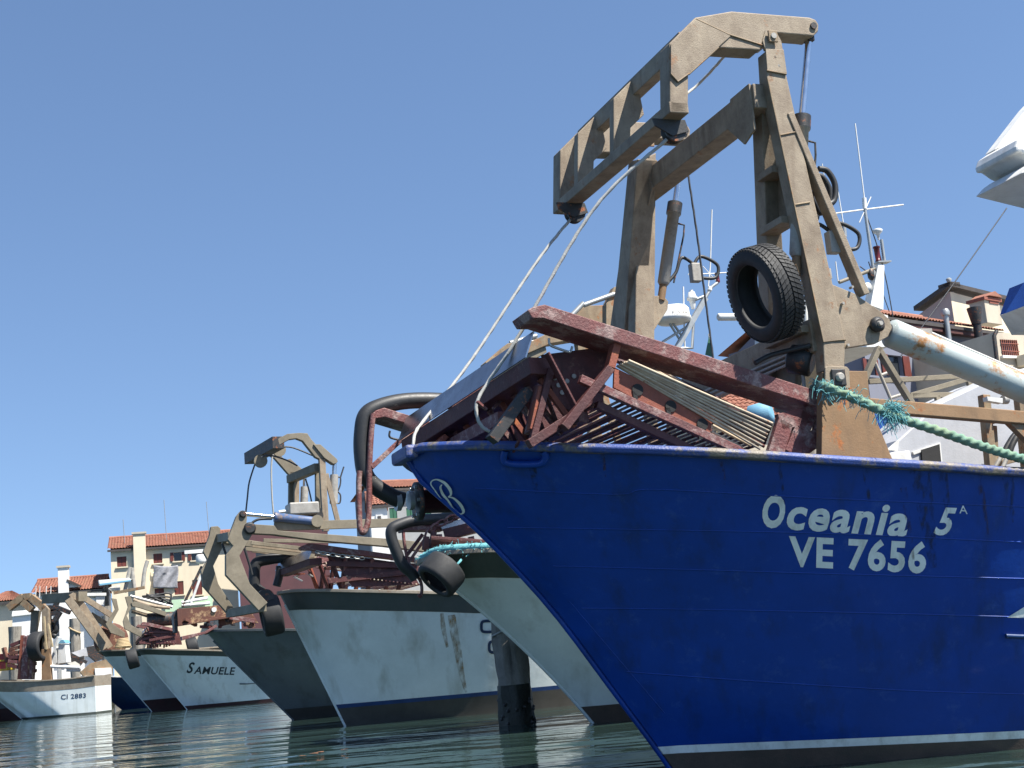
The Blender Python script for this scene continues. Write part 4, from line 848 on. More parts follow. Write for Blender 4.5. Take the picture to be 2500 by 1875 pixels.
# electronics mast of the cream boat
xm = 5.2
def mp(u, v, dy=0.): return CFr.sd(u, v, .3 + dy)
mast = MB().beam(mp(1652, 850), mp(1722, 728), .1, .1).build('mast', 'galvanised', CREAM)
for L_, r in (([(1722, 728), (1738, 700), (1752, 690)], .035), ([(1652, 850), (1690, 850), (1694, 770)], .03), ([(1617, 835), (1690, 790)], .025), ([(1635, 790), (1660, 830)], .025), ([(1642, 788), (1668, 825)], .025), ([(1690, 735), (1722, 722)], .03), ([(1729, 700), (1734, 650), (1738, 512)], .014), ([(1680, 670), (1740, 668), (1796, 664)], .012), ([(1716, 650), (1752, 690)], .008), ([(1668, 700), (1672, 852)], .016)):
    P = [mp(*q) for q in L_]; MB().tube(P, r, 6).build('aerial' if r < .02 else 'mast_stay', 'white_paint' if r < .02 else 'galvanised', CREAM)
def lathe_part(P, ax, prof, name, m_, par, n=16): return MB().lathe(P, ax, prof, n).build(name, m_, par)
lathe_part(mp(1753, 690), ZUP, [(0.0, 0.039), (0.033, 0.047), (0.044, 0.041), (0.165, 0.041), (0.171, 0.055), (0.198, 0.055)], 'signal_lamp', 'red_lamp', CREAM)
lathe_part(mp(1691, 740), ZUP, [(-0.121, 0.033), (-0.044, 0.055), (0.055, 0.061), (0.066, 0.105), (0.11, 0.11), (0.138, 0.083), (0.22, 0.066), (0.231, 0.033), (0.264, 0.039)], 'signal_lamp', 'white_paint', CREAM)
lathe_part(mp(1733, 712), ZUP, [(0.0, 0.028), (0.028, 0.05), (0.05, 0.05), (0.061, 0.028), (0.11, 0.028)], 'gps_aerial', 'white_paint', CREAM)
rd_ = lathe_part(mp(1645, 790), ZUP, [(0.0, 0.072), (0.014, 0.302), (0.072, 0.36), (0.13, 0.338), (0.133, 0.328), (0.274, 0.324), (0.331, 0.274), (0.338, 0.007)], 'radar_dome', 'white_paint', CREAM, 32)
CRD = Caster(rd_, CFr.o); lettering(CRD, 'KODEN', [(1642, 768), (1682, 769), (1681, 758), (1642, 757)], 'radar_lettering', 'steel_grey', CREAM, .01)
for L_, r in (([(1755, 774), (1850, 774)], .16),): MB().lathe(mp(*L_[0]), mp(*L_[1]) - mp(*L_[0]), [(-.02, .06), (0, .075), (.7, .075)], 18).build('life_raft_canister', 'white_paint', CREAM)
# right hand mast group of the cream boat's wheelhouse
mq = lambda u, v: CFr.sd(u, v, -.2); M0 = (1840, 400); z3 = lambda x, y: (1840 + x / 3.352, 400 + y / 3.352)
for L_, r, m_ in (([(855, 0), (850, -380), (905, 280)][:0] or [(830, -330), (905, 280)], .014, 'white_paint'), ([(905, 280), (910, 370)], .045, 'white_paint'), ([(910, 370), (1025, 1200)], .035, 'galvanised'), ([(640, 410), (900, 375), (1225, 335)], .016, 'white_paint'), ([(960, 270), (865, 480)], .012, 'white_paint'),
                  ([(680, 165), (735, 500)], .014, 'white_paint'), ([(735, 500), (745, 600)], .05, 'galvanised'), ([(745, 600), (770, 780), (775, 950)], .025, 'galvanised'), ([(1045, 620), (1070, 800)], .035, 'galvanised'), ([(930, 440), (1020, 700), (1090, 980), (1140, 1250)], .012, 'cable_dark'), ([(750, 620), (830, 820), (850, 950)], .01, 'cable_dark'), ([(700, 970), (990, 860)], .04, 'khaki_grey'), ([(940, 800), (960, 860)], .012, 'steel_dark'), ([(870, 840), (960, 905)], .012, 'steel_dark'), ([(1000, 900), (1110, 1210)], .01, 'cable_dark'), ([(560, 0), (600, 260)], .012, 'white_paint'), ([(670, 800), (690, 960)], .014, 'white_paint'), ([(612, 860), (625, 940)], .05, 'steel_grey')):
    P = [mq(*z3(*q)) for q in L_]; MB().tube(bez(P, 4) if len(P) > 2 else P, r, 7).build('aerial' if m_ == 'white_paint' else 'cable' if 'cable' in m_ else 'mast_stay', m_, CREAM)
a_, b_ = mq(*z3(1030, 830)), mq(*z3(975, 1190)); MB().beam(a_, b_, .14, .14, w1=.3).build('mast', 'white_paint', CREAM)
lathe_part(mq(*z3(1015, 560)), ZUP, [(-0.165, 0.017), (-0.055, 0.033), (0.0, 0.094), (0.044, 0.105), (0.066, 0.077)], 'gps_aerial', 'white_paint', CREAM)
lathe_part(mq(*z3(1020, 800)), ZUP, [(0.0, 0.055), (0.017, 0.066), (0.033, 0.05), (0.275, 0.061), (0.286, 0.072), (0.319, 0.072)], 'signal_lamp', 'red_lamp', CREAM)
lathe_part(mq(*z3(962, 930)), ZUP, [(-0.055, 0.033), (0.0, 0.066), (0.138, 0.072), (0.165, 0.044)], 'signal_lamp', 'steel_dark', CREAM)
MB().beam(mq(*z3(1000, 810)), mq(*z3(1105, 805)), .2, .03).build('lamp_shelf', 'galvanised', CREAM)
MB().lathe(mq(*z3(860, 1020)), mq(*z3(955, 1010)) - mq(*z3(860, 1020)), [(0, .085), (.15, .1), (.24, .1), (.26, .06)], 18).build('loudhailer', 'white_paint', CREAM)
hw = PL(CFr, .0, [z3(330, 1180), z3(470, 1120), z3(900, 1190), z3(1100, 1240), z3(1100, 1500), z3(330, 1500)], 1.6, 'wheelhouse', 'white_paint', CREAM)
for x in (350, 380, 415, 450): TB(CFr, -.1, [z3(x, 1100), z3(x + 8, 1330)], .03, 'guard_rail', 'galvanised', CREAM, 6)

mat('stripe_navy', (.015, .05, .17), None, .5, scale=3)
# ---- white boat with letters and rust streak
WFr, WHITE, HW, CW = make_boat('white dredge boat with slate bulwark, brown rust streak and long khaki booms', (845, 1772), (684, 1447), [(720, 1442), (800, 1441), (900, 1443), (1080, 1447), (1200, 1450)], 13, 'hull_white', band=.43, foul='antifoul_dark', stripe='stripe_navy', zf=.42)
for a0, ch in (((1176, 1514), 'C'), ((1195, 1564), 'C')):
    x, y = a0; ribbon(CW, [(x + 26, y + 1), (x + 6, y + 2), (x, y + 6), (x - 1, y + 16), (x, y + 24), (x + 6, y + 28), (x + 26, y + 28)], [3.4, 3.4, 3.4], 'port_letter', 'letter_navy', WHITE, .02)
ribbon(CW, [(1098, 1460), (1101, 1490), (1108, 1540), (1118, 1590), (1126, 1640), (1138, 1690)], [7, 9, 10, 9, 7, 3], 'rust_streak', 'rust_streak', WHITE, .012)
ribbon(CW, [(1078, 1490), (1082, 1530), (1092, 1580)], [4, 6, 3], 'rust_streak', 'rust_streak', WHITE, .012)
z4 = lambda L: Z((480, 1230), 3.687, L)
na = PL(WFr, -1.7, z4([(400, 60), (440, 62), (455, 100), (450, 170), (470, 200), (510, 260), (385, 470), (480, 720), (640, 890), (560, 960), (265, 640), (265, 460), (330, 380), (280, 320), (360, 110)]), .22, 'boom_hook', 'khaki_grey', WHITE)
fa = PL(WFr, 1.1, z4([(130, 205), (190, 200), (215, 220), (205, 330), (240, 380), (150, 560), (195, 720), (330, 930), (290, 1000), (60, 740), (40, 600), (100, 500), (60, 430), (115, 290)]), .22, 'boom_hook', 'khaki_grey', WHITE)
BM(WFr, -1.6, z4([(590, 930)])[0], 1.2, z4([(300, 985)])[0], .2, .2, 'hook_bar', 'khaki_grey', WHITE)
BM(WFr, -1.6, z4([(330, 290)])[0], 1.2, z4([(220, 310)])[0], .24, .2, 'hook_bar', 'khaki_grey', WHITE)
bm_ = PL(WFr, -1.72, z4([(450, 195), (475, 180), (700, 195), (730, 240), (1680, 310), (2060, 345), (2060, 430), (1690, 380), (1100, 330), (690, 275), (480, 265)]), .26, 'boom', 'khaki_grey', WHITE)
k_ = WFr.b * 2.8; PL(WFr, 1.1, [(p[0] - 0, p[1]) for p in z4([(230, 290), (500, 330), (1000, 400), (1500, 450), (1500, 490), (900, 450), (240, 350)])], .26, 'boom', 'khaki_grey', WHITE)
lathe_part(WFr.sd(*z4([(482, 218)])[0], -1.78), WFr.b, [(0, .1), (.03, .14), (.05, .14)], 'pin_boss', 'steel_dark', bm_)
lathe_part(WFr.sd(*z4([(420, 90)])[0], -1.75), WFr.b, [(0, .06), (.03, .08), (.05, .08)], 'pin_boss', 'steel_dark', na)
BM(WFr, -1.5, z4([(700, 205)])[0], -1.5, z4([(1860, 168)])[0], .12, .2, 'link_bar', 'khaki_grey', WHITE)
rr0, rr1, rr2 = [WFr.sd(*q, -1.6) for q in z4([(430, 92), (700, 118), (1080, 158)])]
MB().lathe(rr0, rr1 - rr0, [(0, .05), ((rr1 - rr0).length, .05)], 10).build('ram_rod', 'steel_shine', WHITE); cy_ = MB().lathe(rr1, rr2 - rr1, [(0, .12), (.1, .12), (.11, .1), ((rr2 - rr1).length, .1)], 16).build('ram_cylinder', 'ram_blue', WHITE)
lathe_part(rr2 - WFr.b * .1, WFr.b, [(0, .14), (.2, .14)], 'ram_eye', 'khaki_grey', cy_)
for i, L_ in enumerate(([(490, 350), (930, 400)], [(500, 375), (940, 425)], [(440, 405), (1060, 470)], [(500, 420), (1080, 490)], [(600, 330), (1850, 350)])): BM(WFr, .2 + .2 * i, z4([L_[0]])[0], .2 + .2 * i, z4([L_[1]])[0], .07, .09, 'link_bar', 'khaki' if i % 2 else 'khaki_grey', WHITE)
for L_ in ([(500, 170), (560, 140), (680, 135)], [(230, 360), (270, 470), (300, 530)], [(430, 400), (480, 560), (500, 640)]): TB(WFr, -.5, z4(L_), .03, 'hose', 'hose_rubber', WHITE)
MB().box(WFr.sd(*z4([(950, 50)])[0], -.8), WFr.a * .35, WFr.b * .3, ZUP * .14).build('valve_block', 'steel_grey', WHITE, .03)
TB(WFr, -.8, z4([(740, 75), (800, 70), (860, 95), (930, 100)]), .04, 'hose', 'white_paint', WHITE)
lathe_part(WFr.sd(*z4([(1060, 110)])[0], -.7), WFr.b, [(0, .22), (.3, .22)], 'hose_reel', 'steel_dark', WHITE)
dr3 = dredge(WFr, 'dark maroon dredge with pale chain draped on it aboard the white boat', z4([(935, 385), (1010, 355), (1060, 358), (2010, 488), (2010, 525), (1050, 412), (950, 412)]), -1.5, 1.0, z4([(1072, 480), (770, 590)]), .3, 3, WFr.sd(*z4([(1300, 780)])[0], -1.4), 20)
chain([WFr.sd(u, v, -1.55) for u, v in z4([(1095, 435), (1180, 450), (1290, 468), (1400, 478), (1490, 490)])], .022, 'galvanised', 'pale galvanised chain draped under the skid of the white boat dredge')
TB(WFr, .8, z4([(1000, 440), (860, 470), (700, 490), (560, 520), (525, 570), (520, 680), (530, 750), (590, 800)]), .14, 'suction_hose', 'hose_rubber', dr3, 12)
TB(WFr, .8, z4([(750, 560), (745, 640), (720, 740)]), .1, 'suction_hose', 'hose_rubber', dr3, 10)
tw = WFr.sd(*z4([(672, 1005)])[0], -.6); tyre('tyre', 'black tyre hanging at the stem head of the white boat below a boom hook', tw, WFr.a * -.93 + WFr.b * .1 - ZUP * .15, .47, .42, tread=False)
lathe_part(WFr.sd(*z4([(625, 845)])[0], -.9), WFr.b, [(0, .2), (.3, .2)], 'bow_roller', 'steel_dark', WHITE)

# ---- slate grey boat with the raised gantry
GFr, SLATE, HG, CG = make_boat('slate grey dredge boat with a raised khaki gantry and rusty steel box on its bow', (718, 1757), (503, 1544), [(520, 1540), (600, 1538), (690, 1537), (900, 1540)], 13, 'hull_slate', foul='antifoul_dark', zf=.32, railm='band_slate')
z8 = lambda L: Z((560, 1020), 4.096, L)
ar = PL(GFr, -1.7, z8([(485, 210), (580, 160), (700, 150), (780, 155), (820, 215), (960, 370), (975, 400), (930, 425), (860, 390), (735, 230), (670, 205), (600, 215), (500, 270)]), .22, 'gantry_arm', 'khaki_grey', SLATE)
PL(GFr, -1.75, z8([(840, 265), (910, 265), (1075, 410), (1085, 435), (1070, 455), (1040, 460), (950, 400)]), .3, 'arm_tail', 'khaki_grey', ar)
PL(GFr, 1.2, z8([(380, 360), (450, 320), (560, 420), (610, 410), (760, 540), (700, 590), (600, 570), (450, 400)]), .22, 'gantry_arm', 'khaki_grey', SLATE)
BM(GFr, -1.7, z8([(490, 245)])[0], 1.3, z8([(205, 408)])[0], .35, .35, 'roller_bar', 'steel_dark', SLATE)
for q in ((500, 320), (315, 430)): lathe_part(GFr.sd(*z8([q])[0], -.6), GFr.b, [(0, .2), (.1, .2)], 'sheave', 'khaki_grey', SLATE)
PL(GFr, -1.7, z8([(900, 400), (960, 400), (1000, 1130), (940, 1130)]), .2, 'gantry_leg', 'khaki', SLATE); PL(GFr, -.95, z8([(865, 500), (905, 480), (920, 1000), (870, 1000)]), .2, 'gantry_leg', 'khaki_grey', SLATE)
PL(GFr, .9, z8([(655, 540), (700, 540), (700, 960), (650, 960)]), .2, 'gantry_leg', 'khaki', SLATE); PL(GFr, 1.2, z8([(600, 540), (655, 540), (650, 960), (595, 960)]), .2, 'gantry_leg', 'khaki_grey', SLATE)
BM(GFr, -1.5, z8([(890, 495)])[0], 1.2, z8([(610, 615)])[0], .25, .24, 'crossbeam', 'khaki_grey', SLATE)
BM(GFr, -1.6, z8([(965, 560)])[0], -1.6, z8([(1090, 1060)])[0], .09, .14, 'back_stay', 'khaki', SLATE)
for y, a_, b_, c_ in ((-1.5, (1050, 455), (1048, 570), (1042, 860)), (1., (755, 590), (752, 690), (745, 900))):
    p0, p1, p2 = [GFr.sd(*q, y) for q in z8([a_, b_, c_])]; MB().tube([p0, p1], .06, 8).build('ram_rod', 'steel_shine', SLATE); MB().tube([p1, p2], .12, 12).build('ram_cylinder', 'steel_grey', SLATE)
for L_ in ([(1075, 595), (1110, 600), (1105, 680), (1070, 760)], [(1070, 730), (1110, 770), (1105, 850), (1060, 855)], [(1110, 600), (1145, 490)], [(760, 610), (800, 740), (845, 960)], [(520, 290), (640, 300), (850, 385)], [(320, 395), (400, 375), (560, 420), (680, 480)]): TB(GFr, -1.2, z8(L_), .025, 'cable', 'cable_dark', SLATE, 5, 4)
for lab, L_ in (('dark slack wire hanging from the far end of the grey boat roller bar', [(262, 445), (200, 640), (180, 800), (165, 940)]), ('pale wire hanging from the inner sheave of the grey boat gantry', [(440, 340), (420, 480), (425, 760), (442, 975)])):
    solo(MB().tube(bez([GFr.sd(u, v, .3) for u, v in z8(L_)], 5), .028, 6), 'hoist_wire', 'cable_dark' if 'dark' in lab else 'rope_white', lab, 'wire rope')
z6 = lambda L: Z((300, 1400), 5.53, L)
gd = thing('clam_dredge', 'rusty box shaped dredge with a big side plate on the slate boat bow', 'dredge', GFr.sd(*z6([(1200, 800)])[0], -1), 'clam dredges lying on the bows')
mat('rust_plate', (.13, .05, .03), (.09, .035, .025), .8, rust=.35, rustc=(.2, .13, .07), scale=1.6, bump=.3)
PL(GFr, -.4, z6([(730, 480), (1290, 430), (1360, 500), (1430, 570), (745, 705)]), .05, 'side_plate', 'rust_plate', gd)
PL(GFr, -.45, z6([(730, 478), (790, 474), (800, 690), (745, 705)]), .06, 'flange', 'rust_plate', gd); PL(GFr, -.45, z6([(745, 690), (1430, 560), (1520, 590), (1440, 600), (745, 712)]), .3, 'skid', 'rust_plate', gd)
PL(GFr, -.35, z6([(680, 560), (730, 485), (745, 800), (700, 790)]), .5, 'side_plate', 'steel_dark', gd)
PL(GFr, -.6, z6([(790, 850), (1120, 780), (1260, 690), (1280, 720), (1130, 810), (800, 905)]), .3, 'skid', 'maroon_worn', gd)
PL(GFr, -.2, z6([(1290, 610), (1740, 530), (1830, 670), (1640, 640), (1300, 720)]), .1, 'side_plate', 'rust_plate', gd); BM(GFr, -.5, z6([(1440, 590)])[0], -.5, z6([(1780, 640)])[0], .1, .12, 'brace', 'maroon_worn', gd)
for k in range(14):
    x = random.uniform(800, 1750); BM(GFr, random.uniform(-.5, .8), z6([(x, random.uniform(600, 720))])[0], random.uniform(-.5, .8), z6([(x + random.uniform(-120, 160), random.uniform(640, 760))])[0], .1, .08, 'brace', random.choice(['maroon', 'rust_plate', 'steel_dark', 'maroon_worn']), gd)
lathe_part(GFr.sd(*z6([(1232, 488)])[0], -.45), GFr.b, [(0, .07), (.05, .07)], 'bolt', 'white_paint', gd)

# ---- boat lettered SAMUELE
SFr, SAM, HS, CS = make_boat('white dredge boat lettered SAMUELE with a brown waterline', (458, 1732), (335, 1587), [(360, 1584), (430, 1586), (530, 1588), (640, 1592)], 14, 'hull_white', band=.28, bandm='band_green', foul='antifoul_red', zf=.18)
lettering(CS, 'S', [(455, 1643), (472, 1644), (476, 1617), (459, 1616)], 'name_lettering', 'letter_dark', SAM, .02, .25, .01)
lettering(CS, 'AMUELE', [(473, 1645), (573, 1648), (575, 1629), (476, 1627)], 'name_lettering', 'letter_dark', SAM, .018, .12, .01)
ribbon(CS, [(585, 1669), (605, 1669), (628, 1667)], [1.5, 1, .4], 'rubbing_strake', 'letter_dark', SAM, .03)
zc = lambda L: Z((230, 1270), 5.672, L)
PL(SFr, -1.3, zc([(430, 1060), (500, 1050), (520, 1090), (540, 1170), (450, 1320), (510, 1450), (665, 1545), (650, 1620), (420, 1500), (400, 1400), (440, 1290), (470, 1200)]), .3, 'boom_hook', 'khaki_grey', SAM)
PL(SFr, 1.1, zc([(240, 1080), (310, 1090), (340, 1240), (240, 1420), (430, 1560), (420, 1625), (230, 1560), (160, 1440), (290, 1230)]), .3, 'boom_hook', 'khaki_grey', SAM)
PL(SFr, -1.35, zc([(510, 1140), (560, 1125), (650, 1150), (1000, 1270), (990, 1330), (640, 1215), (530, 1190)]), .3, 'boom', 'khaki_grey', SAM); PL(SFr, -.6, zc([(520, 1230), (800, 1310), (920, 1350), (900, 1390), (520, 1280)]), .3, 'boom', 'khaki', SAM)
TB(SFr, -.8, zc([(500, 1050), (800, 1130), (1080, 1200)]), .08, 'ram_cylinder', 'galvanised', SAM, 8, 2); TB(SFr, -.9, zc([(540, 1100), (750, 1180), (1050, 1215)]), .09, 'link_bar', 'khaki', SAM, 6, 2)
for k in range(9): TB(SFr, random.uniform(-1, .6), zc([(random.uniform(640, 1000), random.uniform(1040, 1130)), (random.uniform(680, 1050), random.uniform(1000, 1160)), (random.uniform(700, 1120), random.uniform(1100, 1190))]), .05, 'hose', 'hose_rubber', SAM, 6)
BM(SFr, .0, zc([(270, 1010)])[0], -.5, zc([(700, 930)])[0], .14, .14, 'link_bar', 'khaki_worn', SAM)
lathe_part(SFr.sd(*zc([(960, 1370)])[0], -.8), SFr.a, [(-.8, .35), (.8, .35)], 'hose_drum', 'steel_dark', SAM)
ds = dredge(SFr, 'maroon dredge with salmon red skid heaped on the SAMUELE bow', z6([(250, 680), (270, 655), (300, 655), (720, 745), (730, 790), (290, 700), (255, 700)]), -1.4, 1.2, z6([(330, 780), (210, 920)]), .35, 11, SFr.sd(*z6([(600, 960)])[0], -1.0), 8)
for a_, b_, m_ in (((240, 900), (740, 760), 'maroon'), ((330, 790), (700, 940), 'maroon_worn'), ((520, 830), (545, 760), 'primer'), ((545, 770), (720, 830), 'primer'), ((220, 930), (700, 950), 'maroon'), ((420, 900), (770, 850), 'maroon')): BM(SFr, -1, z6([a_])[0], -.9, z6([b_])[0], .16, .14, 'side_beam', m_, ds)
PL(SFr, -.3, z6([(230, 900), (330, 800), (760, 780), (800, 960), (210, 960)]), .3, 'side_plate', 'maroon', ds)
for q, r, lab in (((130, 1150), .5, 'sagging black tyre hanging at the SAMUELE bow beside the hidden white bow'), ((940, 985), .45, 'black tyre standing on the SAMUELE rail beside the rusty dredge')): tyre('tyre', lab, SFr.sd(*z6([q])[0], -1.0), SFr.a * -.93 + SFr.b * .1 - ZUP * .2, r, .5, tread=False)

# ---- hull showing behind SAMUELE, the small blue boat and the stern-on boats at the far end
S2, SAM2, HS2, _c = make_boat('grey white boat with maroon bottom, its bow just ahead of SAMUELE', (372, 1737), (245, 1590), [(275, 1588), (330, 1587), (420, 1588)], 14, 'hull_cream', band=.3, bandm='band_green', foul='antifoul_red', zf=.62)
zb2 = lambda L: Z((0, 1380), 6.32, L)
for i, (a_, b_, w_) in enumerate((((1050, 520), (1620, 1290), .5), ((1200, 520), (1700, 1270), .4), ((1290, 500), (1730, 780), .35), ((1400, 760), (1740, 980), .35), ((1260, 860), (1350, 820), .3))): BM(S2, -1.4 + .5 * i, zb2([a_])[0], -1.4 + .5 * i, zb2([b_])[0], w_, w_ * .8, 'gantry_leg', 'khaki', SAM2)
BM(S2, -1.2, zb2([(1280, 480)])[0], 1.4, zb2([(710, 520)])[0], .55, .5, 'crossbeam', 'khaki_grey', SAM2)
PL(S2, -1.2, zb2([(1130, 420), (1230, 470), (1290, 500), (1230, 560), (1120, 520), (1060, 460)]), .5, 'gantry_head', 'khaki', SAM2)
B2, NAVY, HN, _c = make_boat('small navy blue boat squeezed between the white boats', (300, 1733), (200, 1652), [(225, 1651), (262, 1651), (300, 1652)], 12, 'hull_navy', band=None, foul='hull_navy', zf=.1, railm='white_paint')
PL(B2, -.5, Z((0, 1600), 3.16, [(620, 130), (700, 60), (830, 30), (870, 90), (860, 150), (720, 150), (650, 170)]), .8, 'deckhouse', 'khaki_worn', NAVY); PL(B2, -.6, Z((0, 1600), 3.16, [(730, 100), (860, 95), (865, 150), (735, 160)]), .5, 'deck_box', 'white_paint', NAVY)
PL(B2, .0, zb2([(1340, 1260), (1500, 1230), (1580, 1330), (1600, 1440), (1480, 1490), (1370, 1400)]), .8, 'net_drum', 'steel_dark', NAVY)
for a_, b_ in (((880, 1280), (1270, 1520)), ((1080, 1370), (1340, 1500)), ((880, 1530), (1300, 1420))): BM(B2, .2, zb2([a_])[0], .2, zb2([b_])[0], .2, .2, 'derrick', 'steel_dark', NAVY)
CIr, CIB, HCI, CCI = make_boat('small white boat numbered CI 2883 with a brown wooden rail, stern showing', (57, 1757), (-60, 1664), [(-30, 1663), (20, 1664), (100, 1662), (180, 1656), (240, 1648)], 5.0, 'hull_white', ang=-4, beam=.62, band=.62, bandm='rail_tan', foul='band_green', zf=.12, wlb=1.3)
lettering(CCI, 'CI 2883', [(149, 1708), (210, 1703), (210, 1692), (149, 1696)], 'port_number', 'letter_navy', CIB, .012, 0, .012)
gp_ = CIr
PL(CIr, -.6, zb2([(640, 640), (700, 620), (750, 680), (740, 1810), (650, 1810)]), .5, 'mast', 'khaki', CIB); PL(CIr, -.9, zb2([(640, 1300), (760, 1280), (790, 1800), (640, 1800)]), .3, 'mast_foot', 'rust_ochre', CIB)
for L_ in ([(140, 660), (370, 480)], [(370, 490), (480, 480)], [(480, 490), (620, 600)], [(360, 560), (500, 690)], [(620, 600), (690, 680)]): BM(CIr, -.4, zb2([L_[0]])[0], -.4, zb2([L_[1]])[0], .4, .4, 'gooseneck', 'khaki_worn', CIB)
PL(CIr, -.1, zb2([(480, 690), (600, 700), (540, 1050), (460, 1050)]), .4, 'mast', 'khaki_grey', CIB)
for L_ in ([(720, 650), (880, 650), (1080, 730)], [(760, 760), (900, 720)], [(830, 880), (930, 720)]): 
    P = [CIr.sd(u, v, -.2) for u, v in zb2(L_)]
    for a_, b_ in zip(P, P[1:]): MB().beam(a_, b_, .3, .25).build('davit', 'steel_dark', CIB)
for L_ in ([(760, 900), (850, 870), (870, 1000), (800, 1050), (860, 1100)], [(880, 560), (840, 700), (900, 740)], [(740, 880), (790, 980), (770, 1080)]): TB(CIr, .0, zb2(L_), .18, 'hose', 'hose_rubber', CIB, 7)
for L_ in ([(680, 790), (720, 1300)], [(740, 900), (810, 1260)]): BM(CIr, -.9, zb2([L_[0]])[0], -.9, zb2([L_[1]])[0], .1, .1, 'boathook', 'rope_tan', CIB)
TB(CIr, -.8, zb2([(760, 1560), (1240, 1580)]), .1, 'guard_rail', 'white_paint', CIB)
dl = thing('clam_dredge', 'rust red slatted dredge tipped upright beside the mast of the CI boat', 'dredge', CIr.sd(*zb2([(350, 1640)])[0], -.5), 'clam dredges lying on the bows')
for k in range(7):
    x = 300 + 34 * k; BM(CIr, -.8, zb2([(x + 50, 1080 + 10 * (k % 3))])[0], -.8, zb2([(x, 1760)])[0], .16, .2, 'slat', random.choice(['rust_plate', 'primer', 'maroon_worn']), dl)
for k in range(6): BM(CIr, -.7, zb2([(170 - 10 * k, 1240 + 60 * k)])[0], -.7, zb2([(560, 1080 + 110 * k)])[0], .22, .2, 'brace', random.choice(['maroon', 'rust_plate', 'maroon_worn']), dl)
for k in range(10): BM(CIr, -.2, zb2([(60 + 40 * k, 1330 + random.uniform(-60, 100))])[0], -.3, zb2([(120 + 40 * k, 1500 + random.uniform(-60, 100))])[0], .25, .2, 'bracket', random.choice(['maroon', 'steel_dark', 'rust_plate']), dl)
tyre('tyre', 'upright black tyre wedged between the slatted dredge and the mast', CIr.sd(*zb2([(600, 1250)])[0], -.9), CIr.a * .99 - CIr.b * .1, .9, .7, tread=False)
CR2, COR, _h, _c = make_boat('dark hull with maroon bottom moored outside the CI boat', (-80, 1767), (-200, 1712), [(-150, 1710), (-60, 1706), (0, 1702), (60, 1698)], 4.6, 'hull_slate', ang=0, beam=.7, foul='antifoul_red', zf=.75)
# ================================================================== quay, houses, piles
mat('quay_stone', (.3, .28, .25), (.2, .19, .17), .85, scale=1.2, bump=.3, dirt=.3)
mat('wall_cream', (.72, .63, .46), (.65, .56, .41), .85, scale=.5, streak=.25, dirtc=(.42, .36, .26), bump=.1)
mat('wall_white', (.78, .77, .74), (.7, .69, .66), .85, scale=.5, streak=.2, dirtc=(.5, .48, .44), bump=.1)
mat('wall_grey', (.30, .31, .31), (.25, .26, .26), .85, scale=.5, streak=.25, dirtc=(.2, .2, .19), bump=.1)
mat('wall_lilac_shade', (.17, .18, .225), (.145, .155, .195), .85, scale=.5, streak=.25, dirtc=(.16, .16, .17), bump=.1)  # darkened lilac grey: the wall's shade is put into its colour
mat('wall_pink_shade', (.5, .38, .33), (.44, .33, .29), .85, scale=.6, bump=.1)  # shaded side wall of the yellow house, its shade painted as a duller pink
mat('wall_beige', (.5, .44, .35), (.42, .37, .29), .85, scale=.7, streak=.3, dirtc=(.3, .26, .2), bump=.15)
mat('wall_blue', (.42, .5, .58), (.36, .44, .52), .8, scale=.8)
mat('tile_red', (.30, .125, .08), (.2, .08, .052), .85, scale=1.6, dirt=.4, dirtc=(.25, .16, .1), bump=.2)
mat('shutter_brown', (.14, .03, .02), (.1, .022, .016), .6, scale=3)
mat('shutter_green', (.02, .11, .06), (.015, .08, .045), .6, scale=3)
mat('fascia', (.09, .03, .025), None, .7, scale=2); mat('eave_dark', (.07, .06, .055), None, .7, scale=2)
mat('brick_red', (.28, .09, .06), (.2, .07, .05), .85, scale=4)
mat('pale_green', (.42, .58, .40), (.36, .5, .35), .7, scale=1.2)
mat('light_blue', (.16, .36, .5), (.13, .3, .42), .6, scale=2)
mat('sheet', (.16, .165, .18), (.34, .34, .36), .9, scale=7, bump=.2)
q_ = [(31, -18), (16.5, 20), (-5, 86), (-15, 119), (-260, 119), (-260, 600), (500, 600), (500, -18)]
struct(MB().prism([V((x, y, -1)) for x, y in q_], (0, 0, 2.2)), 'quay', 'quay_stone')
def tile_roof(E0, E1, R0, R1, pitch=.24):
    L_ = (E1 - E0).length; S_ = (R0 - E0).length; nc = max(4, int(L_ / pitch)); nr = max(3, int(S_ / .38)); nx = nc * 4; mb = MB(); vs = []; fs = []
    nrm = (E1 - E0).cross(R0 - E0).normalized(); nrm = nrm if nrm.z > 0 else -nrm
    rows = []
    for j in range(nr):
        for k in (0, .97): rows.append((j + k, .05 * (1 - k)))
    for r, lift in rows:
        t = r / nr
        for i in range(nx + 1):
            s_ = i / nx; P = E0.lerp(E1, s_).lerp(R0.lerp(R1, s_), t); jit = random.uniform(-.008, .008)
            vs.append(P + nrm * (lift + .075 * abs(math.sin(math.pi * i / 4)) + jit))
    for j in range(len(rows) - 1):
        for i in range(nx): a = j * (nx + 1) + i; fs.append([a, a + 1, a + nx + 2, a + nx + 1])
    return mb.add(vs, fs)
